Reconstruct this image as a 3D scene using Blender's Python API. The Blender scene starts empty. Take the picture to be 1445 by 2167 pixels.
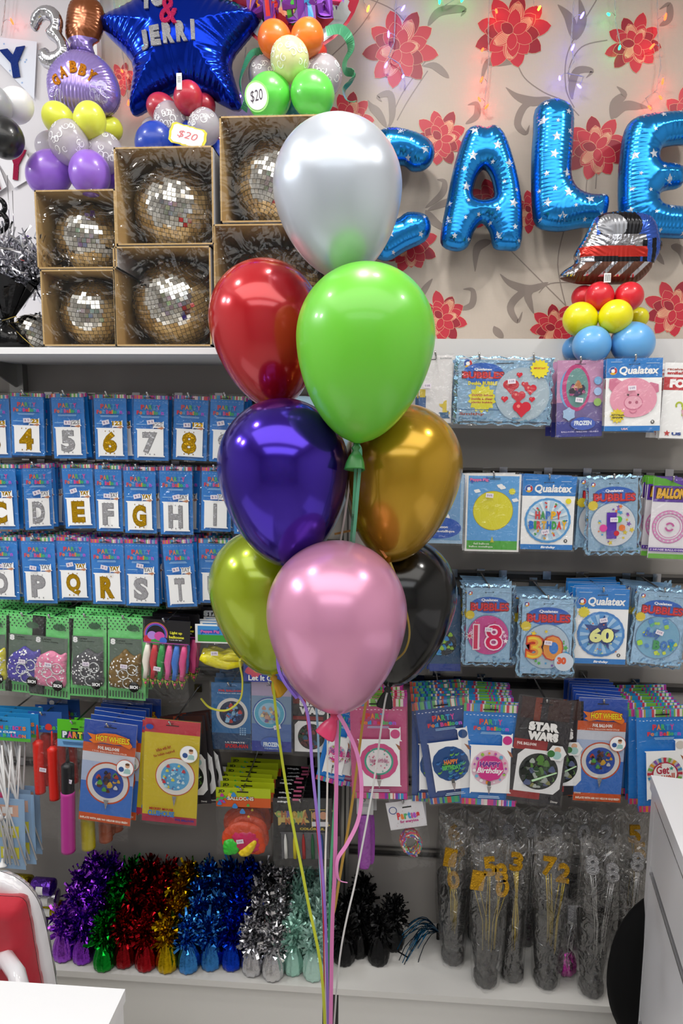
import bpy, math, random
import numpy as np
from mathutils import Vector, Matrix, Euler
random.seed(7)
PI = math.pi
scn = bpy.context.scene
COL = scn.collection

# ---------------------------------------------------------------- camera
CAMZ = 1.83
F = 24.0 / 36.0 * 2167
YAW, PITCH, ROLL = math.radians(4.0), math.radians(7.3), math.radians(0.5)
CR = Matrix.Rotation(YAW, 3, 'Z') @ Matrix.Rotation(PI/2 - PITCH, 3, 'X') @ Matrix.Rotation(ROLL, 3, 'Z')
cam_d = bpy.data.cameras.new('camera')
cam_d.sensor_fit = 'VERTICAL'; cam_d.sensor_height = 36; cam_d.lens = 24
cam_d.clip_start = 0.02
cam = bpy.data.objects.new('camera', cam_d); COL.objects.link(cam)
cam.location = (0, 0, CAMZ); cam.rotation_euler = CR.to_euler()
scn.camera = cam
CAMP = Vector((0, 0, CAMZ))
def ray(px, py): return CR @ Vector(((px-722.5)/F, -(py-1083.5)/F, -1.0))
def P(px, py, Y):
    d = ray(px, py); return CAMP + d*(Y/d.y)
def PZ(px, py, Z):
    d = ray(px, py); return CAMP + d*((Z-CAMZ)/d.z)
def proj(p):
    q = CR.transposed() @ (Vector(p)-CAMP); return (722.5 - F*q.x/q.z, 1083.5 + F*q.y/q.z)

# ---------------------------------------------------------------- world, exposure, lights
scn.view_settings.view_transform = 'Standard'
scn.view_settings.look = 'None'
scn.view_settings.gamma = 1.0
scn.view_settings.use_curve_mapping = False
scn.view_settings.exposure = 0.12
scn.cycles.max_bounces = 8; scn.cycles.transparent_max_bounces = 32
scn.cycles.caustics_reflective = False; scn.cycles.caustics_refractive = False
scn.cycles.sample_clamp_indirect = 6.0
wd = bpy.data.worlds.new('world'); scn.world = wd; wd.use_nodes = True
wd.node_tree.nodes['Background'].inputs[0].default_value = (0.9, 0.93, 1.0, 1)
wd.node_tree.nodes['Background'].inputs[1].default_value = 0.5
CEIL = 3.35
def area(name, loc, size, power, color=(1, .97, .93), shape='RECTANGLE', sy=None, rot=(0, 0, 0), spread=PI):
    l = bpy.data.lights.new(name, 'AREA'); l.shape = shape; l.size = size
    if sy: l.size_y = sy
    l.energy = power; l.color = color; l.spread = spread
    o = bpy.data.objects.new(name, l); COL.objects.link(o); o.location = loc; o.rotation_euler = rot
    return o
LW = (1.0, .97, .92); LC = (.93, .96, 1.0)
area('ceiling_spotlight', (-.12, 1.50, CEIL-.06), .15, 7.5, LW, 'DISK')
area('ceiling_spotlight', (.16, 1.48, CEIL-.06), .10, 3.6, LW, 'DISK')
area('ceiling_spotlight', (-1.25, 1.2, CEIL-.06), .12, 7, LW, 'DISK')
area('ceiling_spotlight', (1.25, 1.2, CEIL-.06), .12, 8, LW, 'DISK')
area('ceiling_downlight', (-2.5, 1.30, 3.0), .16, 9, LC, 'DISK', rot=(0, -1.0, 0))
area('ceiling_downlight', (-2.4, 0.80, 3.0), .16, 9, LC, 'DISK', rot=(0, -1.0, 0))
area('added_fill_light', (0, .2, CEIL-.06), 3.4, 36, LW, 'RECTANGLE', 1.3)  # broad soft fill added overhead, not a fitting of the shop
area('added_fill_light', (0, -1.6, CEIL-.06), 3.2, 34, LC, 'RECTANGLE', 1.3)  # second added fill, unseen behind the camera

# ---------------------------------------------------------------- materials
def lin(h):
    if isinstance(h, str):
        h = h.lstrip('#'); c = [int(h[i:i+2], 16)/255 for i in (0, 2, 4)]
        return tuple((x/12.92 if x <= .04045 else ((x+.055)/1.055)**2.4) for x in c) + (1,)
    return tuple(h)+(1,) if len(h) == 3 else h
MC = {}
def mat(color, rough=.5, metal=0., spec=.5, coat=0., bump=0., bscale=60., key='', thru=0., emit=0., sheen=0., var=0., vscale=8., subs=0.):
    k = (color, rough, metal, spec, coat, bump, bscale, thru, emit, sheen, var, vscale, subs)
    if k in MC: return MC[k]
    m = bpy.data.materials.new('mat_' + (key or 'surface')); m.use_nodes = True
    nt = m.node_tree; b = nt.nodes['Principled BSDF']; L = nt.links.new
    b.inputs['Base Color'].default_value = lin(color)
    b.inputs['Roughness'].default_value = rough; b.inputs['Metallic'].default_value = metal
    b.inputs['Specular IOR Level'].default_value = spec
    b.inputs['Coat Weight'].default_value = coat; b.inputs['Coat Roughness'].default_value = .11
    if sheen: b.inputs['Sheen Weight'].default_value = sheen
    if subs:
        b.inputs['Subsurface Weight'].default_value = subs; b.inputs['Subsurface Scale'].default_value = .02
    if emit:
        b.inputs['Emission Color'].default_value = lin(color); b.inputs['Emission Strength'].default_value = emit
    if bump or var:
        tc = nt.nodes.new('ShaderNodeTexCoord')
    if bump:
        n = nt.nodes.new('ShaderNodeTexNoise'); n.inputs['Scale'].default_value = bscale; n.inputs['Detail'].default_value = 3
        L(tc.outputs['Object'], n.inputs['Vector'])
        bp = nt.nodes.new('ShaderNodeBump'); bp.inputs['Strength'].default_value = bump; bp.inputs['Distance'].default_value = .01
        L(n.outputs['Fac'], bp.inputs['Height']); L(bp.outputs['Normal'], b.inputs['Normal'])
    if var:
        n2 = nt.nodes.new('ShaderNodeTexNoise'); n2.inputs['Scale'].default_value = vscale; n2.inputs['Detail'].default_value = 4
        L(tc.outputs['Object'], n2.inputs['Vector'])
        mx = nt.nodes.new('ShaderNodeMixRGB'); c = lin(color)
        mx.inputs[1].default_value = tuple(x*(1-var) for x in c[:3])+(1,); mx.inputs[2].default_value = tuple(min(1, x*(1+var)) for x in c[:3])+(1,)
        L(n2.outputs['Fac'], mx.inputs[0]); L(mx.outputs[0], b.inputs['Base Color'])
    if thru:
        t = nt.nodes.new('ShaderNodeBsdfTransparent'); t.inputs[0].default_value = tuple(.3+.7*x for x in lin(color)[:3])+(1,)
        ms = nt.nodes.new('ShaderNodeMixShader'); ms.inputs[0].default_value = thru
        o = nt.nodes['Material Output']; L(b.outputs[0], ms.inputs[1]); L(t.outputs[0], ms.inputs[2]); L(ms.outputs[0], o.inputs[0])
    MC[k] = m; return m
def plastic(tint='#ffffff', gl=.055, dif=.012, bump=.6, bscale=30, rough=.12):
    k = ('plastic', tint, gl, dif, bump, bscale)
    if k in MC: return MC[k]
    m = bpy.data.materials.new('mat_clear_film'); m.use_nodes = True; nt = m.node_tree; L = nt.links.new
    nt.nodes.remove(nt.nodes['Principled BSDF']); o = nt.nodes['Material Output']
    t = nt.nodes.new('ShaderNodeBsdfTransparent'); g = nt.nodes.new('ShaderNodeBsdfGlossy'); d = nt.nodes.new('ShaderNodeBsdfDiffuse')
    t.inputs[0].default_value = (.97, .97, .97, 1); g.inputs['Roughness'].default_value = rough; d.inputs[0].default_value = lin(tint)
    tc = nt.nodes.new('ShaderNodeTexCoord'); n = nt.nodes.new('ShaderNodeTexNoise'); n.inputs['Scale'].default_value = bscale
    n.inputs['Detail'].default_value = 2; n.inputs['Distortion'].default_value = 1.5
    bp = nt.nodes.new('ShaderNodeBump'); bp.inputs['Strength'].default_value = bump; bp.inputs['Distance'].default_value = .02
    L(tc.outputs['Object'], n.inputs['Vector']); L(n.outputs['Fac'], bp.inputs['Height']); L(bp.outputs[0], g.inputs['Normal'])
    a = nt.nodes.new('ShaderNodeMixShader'); a.inputs[0].default_value = gl
    c = nt.nodes.new('ShaderNodeMixShader'); c.inputs[0].default_value = dif
    L(t.outputs[0], a.inputs[1]); L(g.outputs[0], a.inputs[2]); L(a.outputs[0], c.inputs[1]); L(d.outputs[0], c.inputs[2]); L(c.outputs[0], o.inputs[0])
    MC[k] = m; return m
WHITE = mat('#f2f2f2', .35, key='white_laminate'); INK = mat('#141414', .5, key='ink')
PAPER = mat('#ffffff', .55, key='paper'); FILM = plastic(); CHROME = mat('#b8b8bc', .2, 1., key='chrome')
def ink(c): return mat(c, .4, key='print')
def foil(c, rough=.16, bump=.25, bs=25): return mat(c, rough, 1., bump=bump, bscale=bs, key='foil')

# ---------------------------------------------------------------- mesh builder
class MB:
    def __init__(s): s.v = []; s.f = []; s.m = []; s.mats = []; s.sm = []
    def mi(s, m):
        if m not in s.mats: s.mats.append(m)
        return s.mats.index(m)
    def add(s, vs, fs, m, smooth=False, M=None):
        b = len(s.v); i = s.mi(m)
        s.v += [tuple(M @ Vector(v)) for v in vs] if M is not None else [tuple(v) for v in vs]
        for f in fs: s.f.append(tuple(b+k for k in f)); s.m.append(i); s.sm.append(smooth)
    def box(s, a, b, m, M=None):
        x0, y0, z0 = a; x1, y1, z1 = b
        s.add([(x0,y0,z0),(x1,y0,z0),(x1,y1,z0),(x0,y1,z0),(x0,y0,z1),(x1,y0,z1),(x1,y1,z1),(x0,y1,z1)],
              [(0,3,2,1),(4,5,6,7),(0,1,5,4),(1,2,6,5),(2,3,7,6),(3,0,4,7)], m, False, M)
    def grid(s, f, nu, nv, m, smooth=True, wrap=False):
        vs = [f(i/nu, j/nv) for j in range(nv+1) for i in range(nu if wrap else nu+1)]
        w = nu if wrap else nu+1; fs = []
        for j in range(nv):
            for i in range(nu):
                i2 = (i+1) % w
                fs.append((j*w+i, j*w+i2, (j+1)*w+i2, (j+1)*w+i))
        s.add(vs, fs, m, smooth)
    def lathe(s, prof, m, n=24, M=None, wav=None, cap=False):
        vs = []; fs = []
        for j, (r, z) in enumerate(prof):
            for i in range(n):
                a = 2*PI*i/n; rr = r*(wav(a, j/(len(prof)-1)) if wav else 1)
                vs.append((rr*math.cos(a), rr*math.sin(a), z))
        for j in range(len(prof)-1):
            for i in range(n):
                fs.append((j*n+i, j*n+(i+1) % n, (j+1)*n+(i+1) % n, (j+1)*n+i))
        if cap: fs.append(tuple(range(n))[::-1]); fs.append(tuple((len(prof)-1)*n+i for i in range(n)))
        s.add(vs, fs, m, True, M)
    def tube(s, pts, r, m, n=8, M=None):
        pts = [Vector(p) for p in pts]; vs = []; fs = []; N = len(pts)
        up = Vector((.13, .31, .94))
        for j, p in enumerate(pts):
            t = (pts[min(j+1, N-1)]-pts[max(j-1, 0)]).normalized()
            a = t.cross(up)
            if a.length < .05: a = t.cross(Vector((1, 0, 0)))
            a.normalize(); b = t.cross(a); rr = r[j] if isinstance(r, (list, tuple)) else r
            for i in range(n):
                q = 2*PI*i/n; vs.append(p + a*(rr*math.cos(q)) + b*(rr*math.sin(q)))
        for j in range(N-1):
            for i in range(n): fs.append((j*n+i, j*n+(i+1) % n, (j+1)*n+(i+1) % n, (j+1)*n+i))
        fs.append(tuple(range(n))[::-1]); fs.append(tuple((N-1)*n+i for i in range(n)))
        s.add(vs, fs, m, True, M)
    def strip(s, pts, w, m, facing=Vector((0, -1, 0)), th=.0006, twist=0.):
        pts = [Vector(p) for p in pts]; N = len(pts); vs = []; fs = []
        for j, p in enumerate(pts):
            t = (pts[min(j+1, N-1)]-pts[max(j-1, 0)]).normalized()
            a = t.cross(facing); a = a.normalized() if a.length > .01 else Vector((1, 0, 0))
            if twist: a = Matrix.Rotation(twist*j/N, 3, t) @ a
            n_ = t.cross(a).normalized()*th
            ww = (w[j] if isinstance(w, (list, tuple)) else w)/2
            vs += [p-a*ww-n_, p+a*ww-n_, p+a*ww+n_, p-a*ww+n_]
        for j in range(N-1):
            for i in range(4): fs.append((4*j+i, 4*j+(i+1) % 4, 4*j+4+(i+1) % 4, 4*j+4+i))
        s.add(vs, fs, m, False)
    def build(s, name, parent=None, loc=(0, 0, 0), rot=None):
        me = bpy.data.meshes.new(name); me.from_pydata(s.v, [], s.f)
        for m in s.mats: me.materials.append(m)
        me.polygons.foreach_set('material_index', s.m); me.polygons.foreach_set('use_smooth', s.sm)
        me.update()
        o = bpy.data.objects.new(name, me); COL.objects.link(o); o.parent = parent; o.location = loc
        if rot: o.rotation_euler = rot
        return o
def tag(o, label=None, cat=None, group=None, kind=None):
    if label: o['label'] = label
    if cat: o['category'] = cat
    if group: o['group'] = group
    if kind: o['kind'] = kind
    return o
def thing(name, label, cat, loc=(0, 0, 0), rot=(0, 0, 0), group=None):
    o = bpy.data.objects.new(name, None); COL.objects.link(o); o.empty_display_size = .02
    o.location = loc; o.rotation_euler = rot
    return tag(o, label, cat, group)
def dup(root, loc=None, rot=None, label=None, group=None, skip=()):
    r = root.copy(); COL.objects.link(r)
    if loc is not None: r.location = loc
    if rot is not None: r.rotation_euler = rot
    if label: r['label'] = label
    if group: r['group'] = group
    kids = [o for o in root.children]
    for ch in kids:
        if ch.name.split('.')[0] in skip: continue
        c = ch.copy(); COL.objects.link(c); c.parent = r
        for g in ch.children:
            d = g.copy(); COL.objects.link(d); d.parent = c
    return r

# ---------------------------------------------------------------- text as flat geometry
TC = {}
def text_geo(s, bold=0., shear=0., ext=0.):
    k = (s, bold, shear, ext)
    if k in TC: return TC[k]
    cu = bpy.data.curves.new('t', 'FONT'); cu.body = s; cu.size = 1; cu.offset = bold; cu.shear = shear
    cu.resolution_u = 3 if len(s) < 12 else 1; cu.extrude = ext
    ob = bpy.data.objects.new('t', cu)
    me = bpy.data.meshes.new_from_object(ob)
    vs = [tuple(v.co) for v in me.vertices]; fs = [tuple(p.vertices) for p in me.polygons]
    bpy.data.objects.remove(ob); bpy.data.meshes.remove(me); bpy.data.curves.remove(cu)
    x0 = min(v[0] for v in vs); x1 = max(v[0] for v in vs); y0 = min(v[1] for v in vs); y1 = max(v[1] for v in vs)
    vs = [((v[0]-x0)/(x1-x0), (v[1]-y0)/(y1-y0), v[2]) for v in vs]
    TC[k] = (vs, fs, (x1-x0)/(y1-y0)); return TC[k]

class Card(MB):
    """flat printed sheet in local x (right), z (up), face towards -y; u right 0..1, v down 0..1; origin at top centre"""
    def __init__(s, w, h, base, th=.0012, r=0., back=None):
        super().__init__(); s.w = w; s.h = h; s.L = 0; s.th = th
        pts = s.rr(0, 0, 1, 1, r) if r else [(0, 0), (0, 1), (1, 1), (1, 0)]
        P2 = [s.xz(*p) for p in pts]; n = len(P2)
        s.add([(x, -th/2, z) for x, z in P2]+[(x, th/2, z) for x, z in P2],
              [tuple(range(n)), tuple(range(n, 2*n))[::-1]]+[(i, n+i, n+(i+1) % n, (i+1) % n) for i in range(n)], base)
    def xz(s, u, v): return ((u-.5)*s.w, -v*s.h)
    def y(s): s.L += 1; return -s.th/2 - .0002 - s.L*.00012
    def rr(s, u0, v0, u1, v1, r):
        ru, rv = r/s.w, r/s.h; o = []
        for cu, cv, a0 in ((u0+ru, v0+rv, 180), (u0+ru, v1-rv, 90), (u1-ru, v1-rv, 0), (u1-ru, v0+rv, -90)):
            for k in range(4):
                a = math.radians(a0-30*k); o.append((cu+ru*math.cos(a), cv+rv*math.sin(a)))
        return o
    def poly(s, pts, m, y=None):
        y = s.y() if y is None else y
        q = [s.xz(*p) for p in pts]; s.add([(x, y, z) for x, z in q], [tuple(range(len(q)))], m)
    def fan(s, pts, m, c=None):
        y = s.y(); q = [s.xz(*p) for p in pts]; n = len(q)
        cx, cz = (sum(p[0] for p in q)/n, sum(p[1] for p in q)/n) if c is None else s.xz(*c)
        s.add([(x, y, z) for x, z in q]+[(cx, y, cz)], [(i, (i+1) % n, n) for i in range(n)], m)
    def rect(s, u0, v0, u1, v1, m, r=0.):
        s.poly(s.rr(u0, v0, u1, v1, r) if r else [(u0, v0), (u0, v1), (u1, v1), (u1, v0)], m)
    def disc(s, u, v, r, m, n=28, wob=0., k=9, ry=None):
        ry = ry or r
        s.fan([(u+r*(1+wob*math.sin(k*a))*math.cos(a), v+ry*(1+wob*math.sin(k*a))*math.sin(a)*s.w/s.h) for a in [2*PI*i/n for i in range(n)]], m)
    def ring(s, u, v, r0, r1, m, n=32, a0=0, a1=2*PI):
        y = s.y(); vs = []; fs = []
        for i in range(n+1):
            a = a0+(a1-a0)*i/n
            for r in (r0, r1):
                x, z = s.xz(u+r*math.cos(a), v+r*math.sin(a)*s.w/s.h); vs.append((x, y, z))
        for i in range(n): fs.append((2*i, 2*i+1, 2*i+3, 2*i+2))
        s.add(vs, fs, m)
    def star(s, u, v, r, m, n=5, q=.42, rot=0):
        s.fan([(u+(r if i % 2 == 0 else r*q)*math.sin(PI*i/n+rot), v-(r if i % 2 == 0 else r*q)*math.cos(PI*i/n+rot)*s.w/s.h) for i in range(2*n)], m, (u, v))
    def text(s, t, u0, v0, u1, v1, m, bold=.02, rot=0., shear=0., cols=None, out=None):
        if out: s.text(t, u0-.008, v0-.005, u1+.008, v1+.005, out, bold+.035, rot, shear)
        if cols:
            n = len(t); 
            wts = [.5 if c in 'iIl1 ' else 1. for c in t]; W = sum(wts); a = u0
            for c, wt in zip(t, wts):
                b = a+(u1-u0)*wt/W
                if c != ' ': s.text(c, a+.04*(b-a), v0+(0 if c.isupper() or c in 'ldbtfh' else .22*(v1-v0)), b-.04*(b-a), v1, cols[t.index(c) % len(cols)] if False else cols[int((a-u0)/(u1-u0)*n+.5) % len(cols)], bold, rot, shear)
                a = b
            return
        vs, fs, _ = text_geo(t, bold, shear); y = s.y()
        cu, cv = (u0+u1)/2, (v0+v1)/2; cx, cz = s.xz(cu, cv); w = (u1-u0)*s.w; h = (v1-v0)*s.h; ca, sa = math.cos(rot), math.sin(rot)
        q = []
        for x, z, _ in vs:
            dx, dz = (x-.5)*w, (z-.5)*h; q.append((cx+dx*ca-dz*sa, y, cz+dx*sa+dz*ca))
        s.add(q, fs, m)
    def lines(s, u0, v0, u1, v1, n, m):
        for k in range(n):
            v = v0+(v1-v0)*k/max(1, n); c = random.uniform(0, .12)*(u1-u0)
            s.rect(u0+c, v, u1-c, v+(v1-v0)/n*.45, m)

# ---------------------------------------------------------------- inflated foil shapes
def smooth_poly(p, k=4):
    n = len(p); o = []
    for i in range(n):
        a, b, c, d = p[i-1], p[i], p[(i+1) % n], p[(i+2) % n]
        for j in range(k):
            t = j/k
            o.append(tuple(.5*(2*b[q]+(c[q]-a[q])*t+(2*a[q]-5*b[q]+4*c[q]-d[q])*t*t+(3*b[q]-a[q]-3*c[q]+d[q])*t**3) for q in (0, 1)))
    return o
def sdf(polys, X, Z):
    D = np.full(X.shape, 1e9); S = np.zeros(X.shape); ins = np.zeros(X.shape, bool); acc = 0.
    for p in polys:
        n = len(p)
        for i in range(n):
            ax, az = p[i]; bx, bz = p[(i+1) % n]; ex, ez = bx-ax, bz-az; l2 = ex*ex+ez*ez+1e-18
            t = np.clip(((X-ax)*ex+(Z-az)*ez)/l2, 0, 1)
            d = np.hypot(X-ax-t*ex, Z-az-t*ez); k = d < D
            D = np.where(k, d, D); S = np.where(k, acc+t*math.sqrt(l2), S); acc += math.sqrt(l2)
            if abs(bz-az) > 1e-12:
                c = ((az > Z) != (bz > Z)) & (X < ex*(Z-az)/(bz-az)+ax); ins ^= c
    return np.where(ins, D, -D), S
def inflate(mb, polys, R, n, m, wr=(.06, .012), matfn=None, flat=1., yoff=0., rim=.0008, backflat=False):
    """polys in local (x,z) metres; puffs both ways in y. returns height(x,z)."""
    A = np.array([q for p in polys for q in p]); lo = A.min(0)-1e-4; hi = A.max(0)+1e-4
    st = max(hi-lo)/n; nx = int((hi[0]-lo[0])/st)+2; nz = int((hi[1]-lo[1])/st)+2
    xs = lo[0]-st*.3+st*np.arange(nx+1); zs = lo[1]-st*.3+st*np.arange(nz+1)
    def hgt(X, Z):
        D, S = sdf(polys, X, Z); d = np.clip(D, 0, None); e = np.clip(d/R, 0, 1)
        h = R*np.sqrt(np.clip(1-(1-e)**2, 0, 1))*flat
        if wr: h = h*(1+wr[0]*np.sin(2*PI*S/wr[1]+1.3*np.sin(S/wr[1]*.7))*np.exp(-d/(R*.45)))
        return D, h+rim
    X, Z = np.meshgrid(xs, zs, indexing='ij'); D, H = hgt(X, Z)
    vid = {}; V = []; side = []
    def vert(key, x, z, h):
        if key not in vid: vid[key] = len(V); V.append((x, z, h))
        return vid[key]
    faces = []
    for i in range(nx):
        for j in range(nz):
            cs = [(i, j), (i+1, j), (i+1, j+1), (i, j+1)]; dv = [D[c] for c in cs]
            if max(dv) <= 0: continue
            poly = []
            for a in range(4):
                c, e = cs[a], cs[(a+1) % 4]; dc, de = dv[a], dv[(a+1) % 4]
                if dc > 0: poly.append(vert(c, X[c], Z[c], H[c]))
                if (dc > 0) != (de > 0):
                    t = dc/(dc-de); k = (c, e) if c < e else (e, c)
                    poly.append(vert(k, X[c]+(X[e]-X[c])*t, Z[c]+(Z[e]-Z[c])*t, rim))
            if len(poly) > 2: faces.append(poly)
    N = len(V)
    fr = [(x, -h+yoff, z) for x, z, h in V]; bk = [(x, (rim if backflat else h)+yoff, z) for x, z, h in V]
    b = len(mb.v); mb.v += fr+bk
    for f in faces:
        cx = sum(V[k][0] for k in f)/len(f); cz = sum(V[k][1] for k in f)/len(f)
        mm = matfn(cx, cz) if matfn else m
        mb.f.append(tuple(b+k for k in f)); mb.m.append(mb.mi(mm)); mb.sm.append(True)
        mb.f.append(tuple(b+N+k for k in reversed(f))); mb.m.append(mb.mi(m)); mb.sm.append(True)
    def hq(x, z):
        d, h = hgt(np.array([x]), np.array([z])); return float(h[0])-yoff if d[0] > 0 else None
    hq.sd = lambda x, z: float(sdf(polys, np.array([x]), np.array([z]))[0][0])
    return hq
def decal_star(mb, hq, x, z, r, m, rot=0, n=5, q=.45):
    if hq.sd(x, z) < r*.6: return
    c = hq(x, z); vs = [(x, -c-.0007, z)]
    for i in range(2*n):
        rr = r if i % 2 == 0 else r*q; a = PI*i/n+rot; X, Z = x+rr*math.sin(a), z+rr*math.cos(a); h = hq(X, Z)
        if h is None: return
        vs.append((X, -h-.0007, Z))
    mb.add(vs, [(0, 1+i, 1+(i+1) % (2*n)) for i in range(2*n)], m)
def decal_text(mb, hq, t, x, z, w, h, m, bold=.03, rot=0., lift=.001, shear=0., ext=0.):
    vs, fs, _ = text_geo(t, bold, shear, ext); o = []; ca, sa = math.cos(rot), math.sin(rot)
    hc = hq(x, z) or 0
    for a, b, c in vs:
        dx, dz = (a-.5)*w, (b-.5)*h; X, Z = x+dx*ca-dz*sa, z+dx*sa+dz*ca; hh = hq(X, Z)
        o.append((X, -(hh if hh is not None else hc*.8)-lift-c*h, Z))
    mb.add(o, fs, m)
def pxpoly(pts, Y, org):
    return [((P(x, y, Y)-org).x, (P(x, y, Y)-org).z) for x, y in pts]

# ================================================================ THE SETTING
WY, WPY = 2.10, 2.28          # slat panel plane, wallpaper plane
def struct(name, mb, label=None):
    return tag(mb.build(name), label, None, None, 'structure')
SH_T, SH_B = P(200, 735, 1.76).z, P(200, 749, 1.76).z
FAS_T = P(1100, 717, WY-.03).z
def boxobj(name, a, b, m, label=None):
    q = MB(); q.box(a, b, m); return struct(name, q, label)
XL, XR, YB = -2.9, 2.6, -3.0
# tiled floor
fm = mat('#c9c6c0', .18, key='floor_tiles', spec=.6); nt = fm.node_tree
br = nt.nodes.new('ShaderNodeTexBrick'); tc = nt.nodes.new('ShaderNodeTexCoord'); br.offset = 0
br.inputs['Color1'].default_value = lin('#d2cfc8'); br.inputs['Color2'].default_value = lin('#cac7c1'); br.inputs['Mortar'].default_value = lin('#5c5a57')
br.inputs['Scale'].default_value = 1; br.inputs['Brick Width'].default_value = .6; br.inputs['Row Height'].default_value = .6; br.inputs['Mortar Size'].default_value = .003
nt.links.new(tc.outputs['Object'], br.inputs['Vector']); nt.links.new(br.outputs[0], nt.nodes['Principled BSDF'].inputs['Base Color'])
boxobj('floor', (XL, YB, -.05), (XR, WPY, 0), fm)
boxobj('ceiling', (XL, YB, CEIL), (XR, WPY+.1, CEIL+.1), mat('#e8e6e2', .8, key='ceiling_paint'))
boxobj('wall_left', (XL-.1, YB, 0), (XL, WPY+.1, CEIL), mat('#dcdad8', .7, key='painted_wall'))
boxobj('wall_right', (XR, YB, 0), (XR+.1, WPY+.1, CEIL), mat('#dcdad8', .7, key='painted_wall'))
# the shop behind the camera: stocked shelving seen only in reflections
sm = mat('#8a8a8a', .6, key='stocked_shelves'); nt = sm.node_tree
tc = nt.nodes.new('ShaderNodeTexCoord'); mp = nt.nodes.new('ShaderNodeMapping'); vo = nt.nodes.new('ShaderNodeTexVoronoi'); vo.distance = 'CHEBYCHEV'
mp.inputs['Scale'].default_value = (4, 4, 3); hs = nt.nodes.new('ShaderNodeHueSaturation'); hs.inputs['Saturation'].default_value = .8; hs.inputs['Value'].default_value = .8
nt.links.new(tc.outputs['Object'], mp.inputs[0]); nt.links.new(mp.outputs[0], vo.inputs[0]); nt.links.new(vo.outputs['Color'], hs.inputs['Color']); nt.links.new(hs.outputs[0], nt.nodes['Principled BSDF'].inputs['Base Color'])
boxobj('wall_rear', (XL, YB-.1, 0), (XR, YB, CEIL), sm)

# wallpapered wall (display wall) with printed lotus flowers and scrolls
XC = P(214, 200, WPY).x       # where the plain white wall ends
wpm = mat('#c3b7ab', .55, key='beige_wallpaper'); nt = wpm.node_tree; bs = nt.nodes['Principled BSDF']
tc = nt.nodes.new('ShaderNodeTexCoord'); wv = nt.nodes.new('ShaderNodeTexWave'); wv.inputs['Scale'].default_value = 90; wv.inputs['Distortion'].default_value = 1.5
w2 = nt.nodes.new('ShaderNodeTexWave'); w2.bands_direction = 'Z'; w2.inputs['Scale'].default_value = 90; w2.inputs['Distortion'].default_value = 1.5
md = nt.nodes.new('ShaderNodeMath'); md.operation = 'ADD'; bp = nt.nodes.new('ShaderNodeBump'); bp.inputs['Strength'].default_value = .15; bp.inputs['Distance'].default_value = .002
for w_ in (wv, w2): nt.links.new(tc.outputs['Object'], w_.inputs['Vector'])
nt.links.new(wv.outputs['Fac'], md.inputs[0]); nt.links.new(w2.outputs['Fac'], md.inputs[1]); nt.links.new(md.outputs[0], bp.inputs['Height']); nt.links.new(bp.outputs[0], bs.inputs['Normal'])
wall = MB(); wall.box((XC, WPY, 0), (XR, WPY+.1, CEIL), wpm)
RED, DRED, CREAM, CORAL, TAUPE = [mat(c, .45, key='wallpaper_print') for c in ('#c2283c', '#98182e', '#e8bf98', '#cf5f58', '#8d8078')]
lay = [0]
def wl(): lay[0] += 1; return WPY - .0003 - .000012*lay[0]
def flat(mb, pts, m): y = wl(); mb.add([(x, y, z) for x, z in pts], [tuple(range(len(pts)))], m)
def petal(cx, cz, a, r0, r1, w, m, hatch=False):
    def shp(g):
        o = []; ca, sa = math.cos(a), math.sin(a); l = r1-r0
        for k in range(17):
            t = k/16; s = t if t <= .5 else 1-t; u = r0-g+(l+2*g)*min(1, 2*s)
            q = min(1, 2*s); ww = (w/2+g)*2.35*q**.72*(1-q)**.75 if 0 < q < 1 else 0
            ww *= 1 if t <= .5 else -1; o.append((cx+u*ca-ww*sa, cz+u*sa+ww*ca))
        return o
    flat(wall, shp(.0009), CREAM); flat(wall, shp(0), m)
    if hatch:
        ca, sa = math.cos(a), math.sin(a)
        for k in range(-3, 4):
            ps = []
            for j in range(7):
                t = .1+.8*j/6; u = r0+(r1-r0)*t; v = k/4*(w/2)*2.2*t**.72*(1-t)**.75; ps.append((cx+u*ca-v*sa, cz+u*sa+v*ca))
            y = wl(); vs = []
            for x, z in ps: vs += [(x-sa*.0008, y, z+ca*.0008), (x+sa*.0008, y, z-ca*.0008)]
            wall.add(vs, [(2*j, 2*j+1, 2*j+3, 2*j+2) for j in range(6)], CREAM)
def flower(px, py, rp, rot=0.):
    lay[0] = 70
    c = P(px, py, WPY); R = (P(px+rp, py, WPY)-c).length; rn = random.Random(px*7+py)
    for n, r0, r1, w, mats in ((9, .25, 1.08, .54, (RED, DRED, RED)), (8, .12, .80, .50, (RED, CORAL, RED, DRED)), (6, .02, .62, .42, (CORAL, RED, RED)), (3, 0, .46, .34, (RED, DRED))):
        for k in range(n):
            a = rot+2*PI*k/n+rn.uniform(-.1, .1)+r0; m = mats[k % len(mats)]
            petal(c.x, c.z-R*.1*(1-r0), a, r0*R, R*r1*rn.uniform(.86, 1.06), w*R, m, m is CORAL)
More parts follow.
